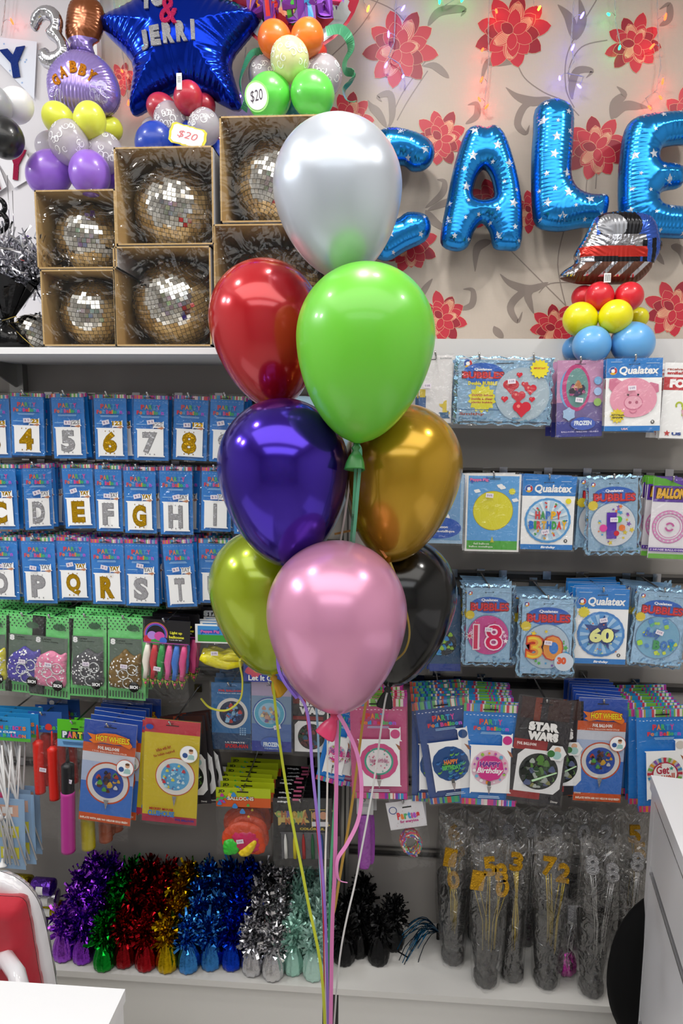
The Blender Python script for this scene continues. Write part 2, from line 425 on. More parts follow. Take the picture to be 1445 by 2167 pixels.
def leafcurve(pts, w0, w1, end='taper'):
    q = []
    n = len(pts)
    for i in range(n-1):
        a = pts[max(i-1, 0)]; b = pts[i]; c = pts[i+1]; d = pts[min(i+2, n-1)]
        for j in range(6):
            t = j/6; q.append(tuple(.5*(2*b[k]+(c[k]-a[k])*t+(2*a[k]-5*b[k]+4*c[k]-d[k])*t*t+(3*b[k]-a[k]-3*c[k]+d[k])*t**3) for k in (0, 1)))
    q.append(pts[-1]); W = [P(x, y, WPY) for x, y in q]; N = len(W); y = wl(); vs = []
    for i, p in enumerate(W):
        t = W[min(i+1, N-1)]-W[max(i-1, 0)]; l = math.hypot(t.x, t.z)+1e-9; s = i/(N-1)
        ww = w0 if end == 'line' else (w0+(w1-w0)*math.sin(PI*s)**.9*(1-.72*s) if end == 'leaf' else w0+(w1-w0)*s)
        vs += [(p.x-t.z/l*ww, y, p.z+t.x/l*ww), (p.x+t.z/l*ww, y, p.z-t.x/l*ww)]
    wall.add(vs, [(2*i, 2*i+1, 2*i+3, 2*i+2) for i in range(N-1)], TAUPE)
L_ = .0016
for pts in [[(1092,128),(1110,165),(1150,195),(1195,215),(1225,245)], [(1215,228),(1198,190),(1197,130),(1215,80),(1262,0)], [(1285,85),(1230,100),(1203,150),(1212,210)],
            [(900,130),(850,200),(820,270)], [(868,60),(830,20),(760,-10)], [(1255,310),(1242,380),(1240,410)], [(1080,530),(1130,580),(1190,640),(1240,690)], [(1195,480),(1180,560),(1200,660)],
            [(1140,620),(1165,600),(1230,598)], [(1265,330),(1260,400)], [(905,150),(865,210),(840,255)], [(700,120),(760,60),(800,0)], [(1300,640),(1260,560),(1300,500),(1380,470)], [(960,660),(1000,640)]]:
    leafcurve(pts, L_, L_, 'line')
for pts, w in [([(1095,130),(1060,130),(1030,135),(1018,178)], .016), ([(1165,207),(1130,215),(1095,205),(1070,185)], .016), ([(1150,208),(1110,225),(1095,262),(1112,282),(1120,265)], .013),
               ([(1210,210),(1210,180),(1222,150),(1252,150),(1240,165)], .014), ([(1215,85),(1205,40),(1180,10)], .017), ([(1218,85),(1232,40),(1225,-5)], .016), ([(1300,250),(1320,225),(1350,225),(1372,228)], .016),
               ([(1295,255),(1300,220),(1320,200),(1305,183)], .016), ([(985,262),(1008,245),(1008,220),(990,222)], .012), ([(818,270),(800,240),(785,225),(778,212)], .015), ([(824,268),(830,240),(825,200),(800,205),(808,215)], .013),
               ([(905,55),(930,25),(980,20),(975,35)], .015), ([(950,165),(920,140),(895,140)], .013), ([(1395,55),(1415,40),(1415,10),(1395,20)], .012), ([(1040,510),(1010,525),(1005,575)], .016),
               ([(1160,598),(1120,612),(1080,600),(1058,580)], .015), ([(1150,600),(1105,620),(1080,650),(1095,680),(1105,660)], .014), ([(1145,600),(1118,620),(1122,645),(1130,665)], .014), ([(970,655),(998,645),(1000,615),(980,612)], .012),
               ([(1065,715),(1050,700),(1045,690)], .014), ([(900,440),(935,410),(940,385),(925,380)], .012), ([(905,445),(940,430),(965,425),(1000,420)], .013), ([(850,110),(880,140),(890,170)], .01),
               ([(1420,520),(1440,530),(1445,560)], .014), ([(875,650),(900,610),(915,590)], .012), ([(900,445),(920,470),(965,500)], .015), ([(1405,560),(1370,520),(1345,540)], .014)]:
    leafcurve(pts, .0008, w*1.25, 'leaf')
for f_ in [(845,97,74,.2), (1085,62,76,.5), (1343,88,58,1.), (932,290,56,.1), (1262,308,66,.8), (738,250,52,.4), (1044,430,60,.3), (868,515,56,.7), (935,668,52,.2), (1175,690,52,.9), (1425,650,60,.4), (1122,445,42,.2), (1455,245,60,.1), (258,165,30,.3), (880,-90,60,0), (640,-60,70,.5), (1530,480,60,.5)]:
    flower(*f_)
struct('wall_back', wall)
q = MB(); q.box((XL, WPY-.02, 0), (XC, WPY+.1, CEIL), mat('#d9d6da', .6, key='white_paint'))
struct('wall_alcove', q)
q = MB(); q.box((XC-.012, WPY-.035, SH_T), (XC+.006, WPY, CEIL), WHITE); struct('trim_1', q)

# slat display panels below, one each side of an aluminium post
PX = P(733, 1500, WY).x
def panelmat():
    m = mat('#a09b96', .45, key='grey_panel'); return m
for i, (x0, x1) in enumerate(((XL, PX-.012), (PX+.012, XR))):
    q = MB(); q.box((x0, WY, .1), (x1, WPY-.021 if i == 0 else WPY-.001, SH_B if i == 0 else FAS_T-.26), panelmat())
    struct('wall_panel_left' if i == 0 else 'wall_panel_right', q)
q = MB(); q.box((PX-.012, WY-.02, .1), (PX+.012, WY+.03, SH_B), mat('#a3a19d', .35, .6, key='aluminium')); q.box((PX-.003, WY-.021, .1), (PX+.003, WY-.0195, SH_B), mat('#3a3836', .5))
struct('trim_2', q)
q = MB(); q.box((PX+.012, WY-.03, FAS_T-.26), (XR, WPY-.001, FAS_T), mat('#d9d8d8', .45, key='white_fascia')); struct('trim_3', q)
# left display shelf
q = MB(); q.box((XL, 1.76, SH_B), (PX+.01, WPY-.022, SH_T), mat('#e6e6e8', .4, key='white_laminate'))
shelf = q.build('display_shelf'); tag(shelf, 'long white wall shelf that carries the boxed mirror balls', 'shelf')
bk = MB(); bx = P(44, 790, WY).x
bk.box((bx-.022, WY-.03, SH_B-.085), (bx+.022, WY-.0005, SH_B), mat('#9a9a98', .35, .8, key='bracket_steel'))
bk.add([(bx-.003, 1.84, SH_B), (bx-.003, WY-.03, SH_B), (bx-.003, WY-.03, SH_B-.07), (bx+.003, 1.84, SH_B), (bx+.003, WY-.03, SH_B), (bx+.003, WY-.03, SH_B-.07)],
       [(0, 1, 2), (5, 4, 3), (0, 3, 4, 1), (1, 4, 5, 2), (2, 5, 3, 0)], mat('#9a9a98', .35, .8, key='bracket_steel'))
tag(bk.build('shelf_bracket'), 'grey steel bracket under the left end of the white wall shelf', 'bracket')
# plinth / base deck
BT = .185; DKY = 1.82
GX0, GX1 = P(682, 2130, DKY).x, P(716, 2130, DKY).x
q = MB(); wl_ = mat('#d8d6d2', .3, key='white_laminate')
q.box((XL, DKY-.012, BT-.02), (GX0+.02, WY-.001, BT), wl_); q.box((XL, DKY, .0), (GX0, DKY+.02, BT-.02), wl_); q.build('base_deck')
tag(bpy.data.objects['base_deck'], 'white base deck on the floor under the left display, tinsel weights standing on it', 'display base')
q = MB(); q.box((GX0+.0205, DKY-.012, BT-.02), (XR, WY-.001, BT), wl_); q.box((GX1, DKY, .0), (XR, DKY+.02, BT-.02), wl_)
tag(q.build('base_deck'), 'white base deck on the floor under the right display, cellophane bags standing on it', 'display base')
q = MB(); q.box((GX0+.001, DKY+.006, 0), (GX1-.001, DKY+.03, BT-.021), mat('#1c1b1a', .5, key='black_recess')); struct('trim_4', q)

# rails across the panels, with little clips
RAILS_L = [836, 978, 1133, 1290, 1405, 1610]; RAILS_R = [856, 995, 1213, 1441, 1660, 1812]
rm = mat('#6f6c69', .3, .8, key='rail_steel'); rk = mat('#242322', .4, key='rail_gap')
def rail(px, py, x0, x1, n, where):
    z = P(px, py, WY).z; q = MB()
    q.box((x0, WY-.012, z-.004), (x1, WY-.0005, z+.004), rm); q.box((x0, WY-.004, z-.022), (x1, WY-.0005, z-.004), rk)
    q.box((x0, WY-.010, z-.026), (x1, WY-.0005, z-.022), rm)
    o = q.build('wall_rail'); tag(o, 'horizontal steel hook rail, number %s from the top on the %s panel' % (n, where), 'rail')
    for k in range(9):
        x = x0+(x1-x0)*(k+.5)/9+random.uniform(-.03, .03); c = MB()
        c.box((x-.012, WY-.0155, z-.018), (x+.012, WY-.0125, z+.008), CHROME); c.build('clip', o)
WN = ['first', 'second', 'third', 'fourth', 'fifth', 'sixth']
XV0 = P(-120, 1000, WY).x; XV1 = P(1560, 1000, WY).x
for i, y in enumerate(RAILS_L): rail(200, y, XV0, PX-.014, WN[i], 'left')
for i, y in enumerate(RAILS_R[1:]): rail(1200, y, PX+.014, XV1, WN[i], 'right')

# ================================================================ LATEX BALLOONS OF THE BOUQUET
def bal_profile(R, lower, n=26):
    pr = []
    for k in range(n):
        a = PI/2*k/(n-1); pr.append((max(1e-4, R*math.sin(a)), R*1.03*math.cos(a)))
    for k in range(1, n+1):
        u = k/n*.994; pr.append((R*(1-u**1.72)**.57, -lower*u))
    pr.append((R*.035, -lower*1.0)); return pr
def orient(o, axis):      # local +z to axis
    o.rotation_mode = 'QUATERNION'; o.rotation_quaternion = Vector(axis).to_track_quat('Z', 'Y')
def knot_mb(R, m, n=14):
    q = MB(); q.lathe([(R*.05, .004), (R*.045, -.004), (R*.075, -.010), (R*.05, -.016), (R*.10, -.028), (R*.13, -.04), (R*.145, -.052), (R*.15, -.055), (R*.12, -.053), (R*.03, -.03)], m, n,
        wav=lambda a, t: 1+.22*t*math.sin(3*a)+.1*math.sin(7*a)*t); return q
WX = P(690, 2167, 1.38)
GATHER = Vector((WX.x+.01, 1.36, .13))
def bouquet(name, label, cx, ytop, w, ytip, tipx, Y, m, km, rib, rm_, rw=.005, loops=None, extra=None):
    """cx, ytop: top of balloon px; w width px; ytip: neck px"""
    top = P(cx, ytop, Y); tip = P(tipx, ytip, Y)
    dpx = (P(cx+w/2, ytop+w*.5, Y)-P(cx-w/2, ytop+w*.5, Y)).length; R = dpx/2
    ax = (top-tip).normalized(); H = (top-tip).length; c = top-ax*R*1.03
    t = thing(name, label, 'balloon', c)
    b = MB(); b.lathe(bal_profile(R, H-R*1.03), m, 56); bo = b.build('balloon_skin', t); orient(bo, ax)
    k = knot_mb(R, km); ko = k.build('knot', t, tuple(-ax*(H-R*1.03))); ko.rotation_euler = (.25, random.uniform(-.35, .35), random.uniform(0, 3))
    r = MB(); pts = [tip-ax*.012-c]
    for x, y, yy in rib: pts.append(P(x, y, yy)-c)
    pts.append(GATHER+Vector((random.uniform(-.006, .006), random.uniform(-.005, .005), 0))-c)
    sp = []
    n = len(pts)
    for i in range(n-1):
        a, b_, c_, d = pts[max(i-1, 0)], pts[i], pts[i+1], pts[min(i+2, n-1)]
        for j in range(8):
            s = j/8; sp.append(.5*(2*b_+(c_-a)*s+(2*a-5*b_+4*c_-d)*s*s+(3*b_-a-3*c_+d)*s**3))
    sp.append(pts[-1]); r.strip(sp, rw, rm_, twist=random.uniform(-1., 1.))
    r.build('ribbon', t)
    if extra:
        for ex in extra:
            e = MB(); pp = [P(x, y, yy)-c for x, y, yy in ex[0]]; sp = []; n = len(pp)
            for i in range(n-1):
                a, b_, c_, d = pp[max(i-1, 0)], pp[i], pp[i+1], pp[min(i+2, n-1)]
                for j in range(8):
                    s = j/8; sp.append(.5*(2*b_+(c_-a)*s+(2*a-5*b_+4*c_-d)*s*s+(3*b_-a-3*c_+d)*s**3))
            sp.append(pp[-1]); e.strip(sp, ex[1], ex[2], twist=ex[3] if len(ex) > 3 else .6); e.build('ribbon', t)
    return t
def latex(c, thru=.12, metal=.25, rough=.22): return mat(c, rough, metal, .5, .6, key='latex', thru=thru)
rb = lambda c: mat(c, .3, .1, key='ribbon')
bouquet('latex_balloon', 'pearl silver latex balloon topping the floating bouquet', 702, 248, 272, 592, 730, 1.46, mat('#d0d8e4', .32, .45, .5, .3, key='latex', thru=.05), latex('#b9c0c8'),
        [(745, 960, 1.45), (700, 1300, 1.5), (692, 1700, 1.47), (688, 1900, 1.42)], rb('#e9e2da'), .004)
bouquet('latex_balloon', 'metallic red latex balloon left of the silver one in the bouquet', 544, 549, 236, 868, 588, 1.58, mat('#c81422', .2, .3, .5, .8, key='latex', thru=.08), latex('#b01020'),
        [(620, 1300, 1.6), (655, 1560, 1.52), (672, 1760, 1.48), (685, 1950, 1.42)], rb('#c8202c'), .005)
bouquet('latex_balloon', 'lime green opaque latex balloon in front of the silver one', 786, 556, 294, 938, 755, 1.37, mat('#6fce36', .34, 0., .5, .3, key='latex', subs=.15), mat('#2d7a34', .4, key='latex_knot'),
        [(752, 1000, 1.37), (748, 1080, 1.37), (743, 1150, 1.42), (722, 1500, 1.46), (708, 1700, 1.45), (697, 1950, 1.42)], rb('#4f9c74'), .006,
        extra=[([(757, 940, 1.365), (763, 960, 1.36), (757, 1040, 1.36), (752, 1100, 1.36), (748, 1150, 1.37), (750, 1200, 1.42)], .0065, rb('#5aa080'), .3)])
bouquet('latex_balloon', 'chrome violet latex balloon at the middle left of the bouquet', 592, 842, 275, 1200, 610, 1.43, mat('#3a1aa4', .16, .85, .5, .4, key='latex', thru=.04), latex('#2c1670'),
        [(600, 1420, 1.50), (648, 1500, 1.50), (662, 1640, 1.46), (678, 1800, 1.44), (690, 1990, 1.40)], rb('#9a74d0'), .0075,
        extra=[([(606, 1215, 1.45), (592, 1300, 1.52), (588, 1400, 1.51), (600, 1440, 1.50), (628, 1478, 1.50)], .008, rb('#8a6ad8'), .4)])
bouquet('latex_balloon', 'metallic gold latex balloon at the middle right of the bouquet', 870, 855, 254, 1190, 822, 1.52, mat('#c79c20', .22, .6, .5, .4, key='latex', thru=.17), latex('#c07a10'),
        [(812, 1300, 1.60), (775, 1480, 1.52), (745, 1700, 1.48), (712, 1900, 1.44), (700, 2010, 1.42)], rb('#b08a3c'), .006)
bouquet('latex_balloon', 'pale blue latex balloon hidden behind the violet and lime balloons', 640, 838, 218, 1180, 640, 1.78, mat('#9fbfd4', .3, .2, .5, .5, key='latex'), latex('#90aec0'),
        [(660, 1400, 1.7), (673, 1560, 1.6), (676, 1800, 1.5), (686, 1990, 1.43)], rb('#8fb0cc'), .0055)
bouquet('latex_balloon', 'yellow green pearl latex balloon at the lower left of the bouquet', 545, 1120, 226, 1428, 576, 1.62, mat('#a4b90c', .24, .4, .5, .7, key='latex', thru=.08), mat('#d8a010', .35, key='latex_knot'),
        [(590, 1560, 1.58), (615, 1720, 1.52), (650, 1900, 1.44), (684, 2100, 1.38)], rb('#b8bf30'), .0065,
        extra=[([(574, 1432, 1.6), (540, 1412, 1.57), (508, 1395, 1.55), (513, 1440, 1.55), (508, 1480, 1.55), (480, 1503, 1.56), (445, 1498, 1.57), (425, 1478, 1.58)], .0055, rb('#b9b53a'), 1.5)])
bouquet('latex_balloon', 'pearl pink latex balloon lowest and nearest in the bouquet', 712, 1145, 296, 1507, 713, 1.36, mat('#dd97bb', .28, .4, .5, .4, key='latex', thru=.04), mat('#e0406e', .35, key='latex_knot'),
        [(712, 1600, 1.36), (711, 1700, 1.36), (708, 1850, 1.36), (702, 2000, 1.36)], rb('#d87ab4'), .0085,
        extra=[([(716, 1512, 1.35), (735, 1545, 1.35), (757, 1600, 1.35), (765, 1670, 1.35), (758, 1735, 1.35), (735, 1785, 1.35), (714, 1820, 1.35), (716, 1860, 1.35), (735, 1868, 1.35)], .0085, rb('#e58cc4'), .9)])
bouquet('latex_balloon', 'glossy black latex balloon at the lower right of the bouquet', 868, 1140, 232, 1452, 822, 1.62, mat('#060607', .16, 0., .35, .25, key='latex'), mat('#101010', .4, key='latex_knot'),
        [(812, 1500, 1.6), (790, 1660, 1.55), (755, 1850, 1.48), (715, 2060, 1.40)], rb('#d8d6d4'), .0045,
        extra=[([(826, 1190, 1.46), (848, 1250, 1.45), (866, 1330, 1.44), (858, 1375, 1.44), (836, 1398, 1.46)], .004, rb('#b09a4a'), .8),
               ([(818, 1180, 1.46), (770, 1125, 1.48), (708, 1130, 1.55)], .005, rb('#c07838'), .3)])
# the weight that anchors the bouquet (on the floor, just below the frame)
q = MB(); q.lathe([(.001, .0), (.045, .0), (.05, .02), (.045, .06), (.015, .11), (.012, .13), (.001, .132)], foil('#c8c8cc'), 20)
tag(q.build('bouquet_weight', None, (GATHER.x, GATHER.y, 0)), 'silver foil weight on the floor that anchors the balloon ribbons', 'balloon weight')

# ================================================================ MIRROR BALLS IN OPEN CARTONS
def ball_mesh(R, tile, seed, parent):
    rn = random.Random(seed); core = MB(); core.lathe([(R*.985*max(.001, math.sin(PI*k/20)), -R*.985*math.cos(PI*k/20)) for k in range(21)], mat('#7c766c', .5, key='ball_core'), 32)
    core.build('core', parent)
    t = MB(); rows = int(PI*R/tile); mm = [mat('#d9d6ce', .06, 1., key='mirror_tile'), mat('#c9c2b4', .09, 1., key='mirror_tile')]
    for i in range(1, rows):
        th = PI*i/rows; n = max(6, int(2*PI*R*math.sin(th)/tile)); ph0 = rn.uniform(0, 1)
        for j in range(n):
            ph = 2*PI*(j+ph0)/n; nrm = Vector((math.sin(th)*math.cos(ph), math.sin(th)*math.sin(ph), math.cos(th)))
            e = Vector((-math.sin(ph), math.cos(ph), 0)); f = nrm.cross(e); c = nrm*R; s = tile*.45
            n2 = (nrm+Vector((rn.gauss(0, .06), rn.gauss(0, .06), rn.gauss(0, .06)))).normalized(); e = (e-n2*e.dot(n2)).normalized(); f = n2.cross(e)
            b = [c-e*s-f*s, c+e*s-f*s, c+e*s+f*s, c-e*s+f*s]
            t.add(b, [(0, 1, 2, 3)], mm[rn.random() < .3])
    t.build('mirror_tiles', parent)
    cap = MB(); cap.lathe([(.012, R-.002), (.012, R+.004), (.003, R+.006), (.002, R+.012)], CHROME, 12, cap=True); cap.build('hanging_cap', parent)
BROWN = mat('#b3935e', .7, key='brown_cardboard', var=.12, vscale=12); GREYB = mat('#c4c3c4', .65, key='grey_board', var=.06, vscale=9)
def carton(x0, y0, x1, y1, Y, D, label, flap=0.):
    a = P(x0, y1, Y); b = P(x1, y0, Y); w, h, t = b.x-a.x, b.z-a.z, .004
    T = thing('display_carton', label, 'box', (a.x+w/2, Y, a.z)); q = MB(); W = w/2
    def pane(p, q_, inner, outer):   # box: inside faces brown, the rest grey
        q.box(p, q_, outer)
    for p, e, inn in (((-W, 0, 0), (-W+t, D, h), ((-W+t, .0005), (-W+t, D))), ((W-t, 0, 0), (W, D, h), None), ((-W, 0, 0), (W, D, t), None), ((-W, 0, h-t), (W, D, h), None), ((-W, D-t, 0), (W, D, h), None)):
        q.box(p, e, GREYB)
    i = .0003
    q.add([(-W+t+i, 0, t), (-W+t+i, D-t, t), (-W+t+i, D-t, h-t), (-W+t+i, 0, h-t), (W-t-i, 0, t), (W-t-i, D-t, t), (W-t-i, D-t, h-t), (W-t-i, 0, h-t)],
          [(0, 1, 2, 3), (7, 6, 5, 4)], BROWN)
    q.add([(-W+t, 0, t+i), (W-t, 0, t+i), (W-t, D-t, t+i), (-W+t, D-t, t+i), (-W+t, 0, h-t-i), (W-t, 0, h-t-i), (W-t, D-t, h-t-i), (-W+t, D-t, h-t-i), (-W+t, D-t-i, t), (W-t, D-t-i, t), (W-t, D-t-i, h-t), (-W+t, D-t-i, h-t)],
          [(0, 1, 2, 3), (7, 6, 5, 4), (8, 9, 10, 11)], BROWN)
    q.box((-W, -.0006, 0), (W, 0, t), BROWN); q.box((-W, -.0006, 0), (-W+t, 0, h), BROWN); q.box((-W, -.0006, h-t), (W, 0, h), BROWN); q.box((W-t, -.0006, 0), (W, 0, h), BROWN)
    q.build('carton', T)
    if flap:
        f = MB(); f.add([(-W, -.002, -.001), (W, -.002, -.001), (W*.96, -.006, -flap), (-W*.9, -.006, -flap*.9), (-W, -.001, 0), (W, -.001, 0), (W*.96, -.004, -flap), (-W*.9, -.004, -flap*.9)],
                       [(0, 1, 2, 3), (7, 6, 5, 4), (2, 6, 7, 3)], GREYB); f.build('front_flap', T)
    fl = MB(); rn = random.Random(x0)
    fl.grid(lambda u, v: (-W+w*u, -.0035-.004*abs(math.sin(9*u+4*v+rn.random()*.6)), h*v), 14, 14, plastic(gl=.035, dif=.004, bump=.7, bscale=14, rough=.06)); fl.build('plastic_film', T)
    return T, a, w, h
def boxed(x0, y0, x1, y1, bx, by, br, label, blabel, seed, Y=1.80, flap=0., tile=.0115):
    T, a, w, h = carton(x0, y0, x1, y1, Y, min(.3, w_of(x0, x1, y0, Y)*1.05), label, flap)
    R0 = (P(bx+br, by, Y+.08)-P(bx, by, Y+.08)).x; R = min(R0*1.06, w/2-.006, h/2-.005); c = P(bx, by, Y+R+.012)
    cx = min(max(c.x, a.x+R+.006), a.x+w-R-.006)
    t = thing('mirror_ball', blabel, 'mirror ball', (cx, Y+R+.014, a.z+.0045+R), (random.uniform(.25, .5), random.uniform(-.4, .4), random.uniform(0, 3)), 'mirror balls boxed on the white shelf')
    ball_mesh(R, tile, seed, t)
def w_of(x0, x1, y, Y): return (P(x1, y, Y)-P(x0, y, Y)).x
YB_ = 732
boxed(92, 570, 242, YB_, 182, 658, 74, 'small open brown carton standing lowest at the left end of the stack', 'small mirror ball in the lower left carton', 1)
boxed(80, 400, 243, 569, 182, 497, 74, 'small open brown carton under the lilac balloons, topmost of its column', 'small mirror ball in the carton under the lilac balloons', 2)
boxed(245, 520, 445, YB_, 362, 635, 90, 'large open brown carton standing on the shelf, second column from the left', 'large mirror ball in the carton left of the red balloon', 3)
boxed(247, 308, 450, 519, 372, 437, 88, 'large open brown carton topmost of the second column, price tag above it', 'large mirror ball in the upper carton of the second column', 4, flap=.0)
boxed(455, 472, 690, YB_, 575, 610, 104, 'open brown carton half hidden behind the red balloon', 'mirror ball whose top shows above the red balloon', 5)
boxed(467, 241, 706, 471, 590, 382, 104, 'largest open brown carton behind the silver balloon', 'largest mirror ball behind the silver balloon', 6)
def loose_ball(x, y, r, Y, lab, seed, onz=None):
    c = P(x, y, Y); R = (P(x+r, y, Y)-c).x
    if onz is not None: c.z = onz+R
    t = thing('mirror_ball', lab, 'mirror ball', c, (.3, .2, seed), 'loose mirror balls at the shelf end'); ball_mesh(R, .011, seed, t)
    return t
loose_ball(68, 690, 38, 1.88, 'loose mirror ball standing on the shelf beside the cartons', 8, SH_T)


# ================================================================ FOIL BALLOONS ON THE WALL
SB = mat('#2c92e4', .2, .9, bump=.06, bscale=30, key='blue_foil'); SW = mat('#cfd8e6', .3, .3, key='silver_star')
YL = 2.19
def letter(ch, outer, holes, rad_px, seed, kind='blue star-print foil balloon'):
    org = P(sum(p[0] for p in outer)/len(outer), sum(p[1] for p in outer)/len(outer), YL)
    R = (P(outer[0][0]+rad_px, outer[0][1], YL)-P(outer[0][0], outer[0][1], YL)).x
    polys = [pxpoly(smooth_poly(outer, 3), YL, org)]+[pxpoly(smooth_poly(h, 3), YL, org) for h in holes]
    T = thing('foil_letter_balloon', 'blue foil letter %s balloon with silver stars on the flowered wallpaper' % ch, 'letter balloon', org)
    q = MB(); hq = inflate(q, polys, R, 105, SB, wr=(.05, .011))
    s = q; rn = random.Random(seed); A = np.array(polys[0]); lo, hi = A.min(0), A.max(0); used = []
    for _ in range(900):
        x, z = rn.uniform(lo[0], hi[0]), rn.uniform(lo[1], hi[1]); r = rn.choice([.0065, .009, .014, .015])
        if hq.sd(x, z) < r*.9 or any(math.hypot(x-a, z-b) < .032+r for a, b in used): continue
        used.append((x, z)); decal_star(s, hq, x, z, r, SW, rn.uniform(-.3, .3))
    s.build('foil_body', T); return T
letter('C', [(880,282),(915,305),(918,335),(900,358),(872,362),(855,350),(835,352),(822,370),(815,410),(822,450),(838,465),(862,450),(900,455),(912,480),(900,510),(860,530),(820,552),(790,540),(768,495),(762,430),(768,350),(785,300),(820,272)], [], 38, 1)
letter('A', [(985,280),(1010,268),(1026,272),(1045,267),(1066,284),(1085,335),(1100,400),(1105,460),(1100,524),(1070,530),(1044,524),(1036,492),(1020,472),(1003,490),(990,522),(965,532),(935,520),(933,490),(946,420),(962,345)],
       [[(1024,358),(1010,374),(1002,400),(1003,418),(1022,424),(1043,418),(1044,398),(1037,372)]], 34, 2)
letter('L', [(1132,232),(1160,213),(1190,216),(1212,238),(1212,300),(1208,370),(1222,400),(1250,412),(1282,414),(1286,440),(1270,478),(1230,482),(1180,490),(1135,478),(1125,430),(1124,340),(1128,280)], [], 40, 3)
letter('E', [(1322,275),(1345,250),(1400,240),(1470,240),(1490,270),(1480,302),(1430,306),(1400,315),(1396,342),(1425,348),(1445,360),(1440,395),(1408,403),(1394,415),(1402,432),(1440,438),(1485,445),(1490,480),(1470,502),(1400,503),(1335,495),(1312,460),(1308,400),(1312,330)], [], 42, 4)

# ---------------------------------------------------------------- small-balloon centrepieces
def small_bal(parent, x, y, r, Y, m, pat=False, name='latex_balloon', sq=1.12, tilt=None):
    org = Vector(parent.location); c = P(x, y, Y); R = (P(x+r, y, Y)-c).x
    b = MB(); b.lathe([(max(1e-4, R*math.sin(PI*k/22)*(1-.07*(k/22)**3)), R*sq*math.cos(PI*k/22)) for k in range(23)], m, 32)
    if pat:
        rn = random.Random(x*3+y)
        for k in range(22):     # printed swirls
            a0, z0 = rn.uniform(-2.6, .0)-.3, rn.uniform(-.6, .85); pts = []; sp = rn.choice((-1, 1)); rr = R*rn.uniform(.13, .24); ph = rn.uniform(0, 6)
            for j in range(15):
                s = j/14; q_ = rr*(1-.75*s); an = ph+sp*s*6.5; a = a0+q_*math.cos(an)/R; th = math.acos(max(-.98, min(.98, z0)))+q_*math.sin(an)/R
                p = Vector((math.sin(th)*math.cos(a), math.sin(th)*math.sin(a), math.cos(th)*sq)); pts.append(p*(R*1.004))
            vs = []
            for j, p in enumerate(pts):
                t = (pts[min(j+1, 14)]-pts[max(j-1, 0)]).normalized(); n = t.cross(p.normalized())*(.0011*(1.2-j/16)); vs += [p-n, p+n]
            b.add(vs, [(2*j, 2*j+1, 2*j+3, 2*j+2) for j in range(14)], mat('#ffffff', .4, key='white_print'))
    o = b.build(name, parent, c-org)
    ax = tilt or Vector((x-pcx[0], -20, -(y-pcx[1])*1.)).normalized(); 
    if not pat: orient(o, ax)
    return o
pcx = [0, 0]
def lt(c, **k): return mat(c, .32, 0., .5, .3, key='small_latex', subs=.1, **k)
CL = mat('#d9d3dc', .2, 0., .5, .4, key='clear_latex', thru=.45)
def centre(label, x, y, Y, cat='balloon centrepiece'): 
    pcx[:] = [x, y]; return thing('balloon_centrepiece', label, cat, P(x, y, Y))
# far left grey-white-black cluster
T = centre('cluster of grey, white and black balloons cut by the left edge', -10, 240, 1.85)
small_bal(T, -12, 222, 34, 1.80, lt('#a6a8ae')); small_bal(T, 33, 224, 34, 1.86, lt('#e9e9ec')); small_bal(T, 10, 292, 38, 1.78, lt('#101114'))
# lilac / number 3 centrepiece
T3 = centre('yellow, clear and lilac balloon centrepiece with lavender foil balloon and number 3', 175, 300, 1.92)
for x, y, r, Y, m, p in [(232,275,25,2.0,lt('#dfe64a'),0),(124,252,31,1.90,lt('#dfe64a'),0),(190,256,33,1.86,lt('#dfe64a'),0),(110,310,30,1.97,CL,0),(222,325,37,1.9,CL,1),(146,302,40,1.85,CL,1),
                         (105,367,44,1.87,lt('#8f62cc'),0),(190,367,42,1.83,lt('#8f62cc'),0),(243,375,30,1.95,lt('#7a50b8'),0)]:
    small_bal(T3, x, y, r, Y, m, bool(p))
def part_infl(parent, outer, holes, Y, rpx, n, m, name, sm=3, wr=(.07, .010), matfn=None, flat=1., dec=None):
    org = Vector(parent.location); o2 = Vector((org.x, Y, org.z)); R = (P(outer[0][0]+rpx, outer[0][1], Y)-P(outer[0][0], outer[0][1], Y)).x
    f = (lambda p: smooth_poly(p, sm)) if sm > 1 else (lambda p: p)
    q = MB(); hq = inflate(q, [pxpoly(f(outer), Y, o2)]+[pxpoly(f(h), Y, o2) for h in holes], R, n, m, wr=wr, flat=flat, matfn=matfn)
    if dec: dec(q, hq, o2)
    return q.build(name, parent, (0, Y-org.y, 0))
SILV = mat('#c9c9cf', .12, 1., bump=.15, bscale=30, key='silver_foil')
part_infl(T3, [(65,60),(72,35),(95,22),(122,32),(130,60),(126,90),(140,110),(147,135),(138,155),(120,165),(98,152),(82,135),(83,112),(95,105),(112,112),(112,100),(105,80),(104,62),(92,62),(85,70)][:0] or
          [(66,58),(70,32),(92,14),(118,18),(132,42),(130,68),(140,85),(148,108),(138,132),(115,148),(92,142),(82,125),(85,108),(100,103),(108,112),(122,106),(118,92),(104,82),(98,68),(108,55),(104,44),(92,42),(84,52),(76,66)], [], 1.95, 14, 80, SILV, 'number_balloon')
LIL = mat('#9a86cc', .22, .55, bump=.1, bscale=25, key='lavender_foil'); LILL = mat('#b8b0dc', .3, .4, key='print'); HAIR = mat('#7c4424', .25, .5, bump=.1, bscale=25, key='brown_foil')
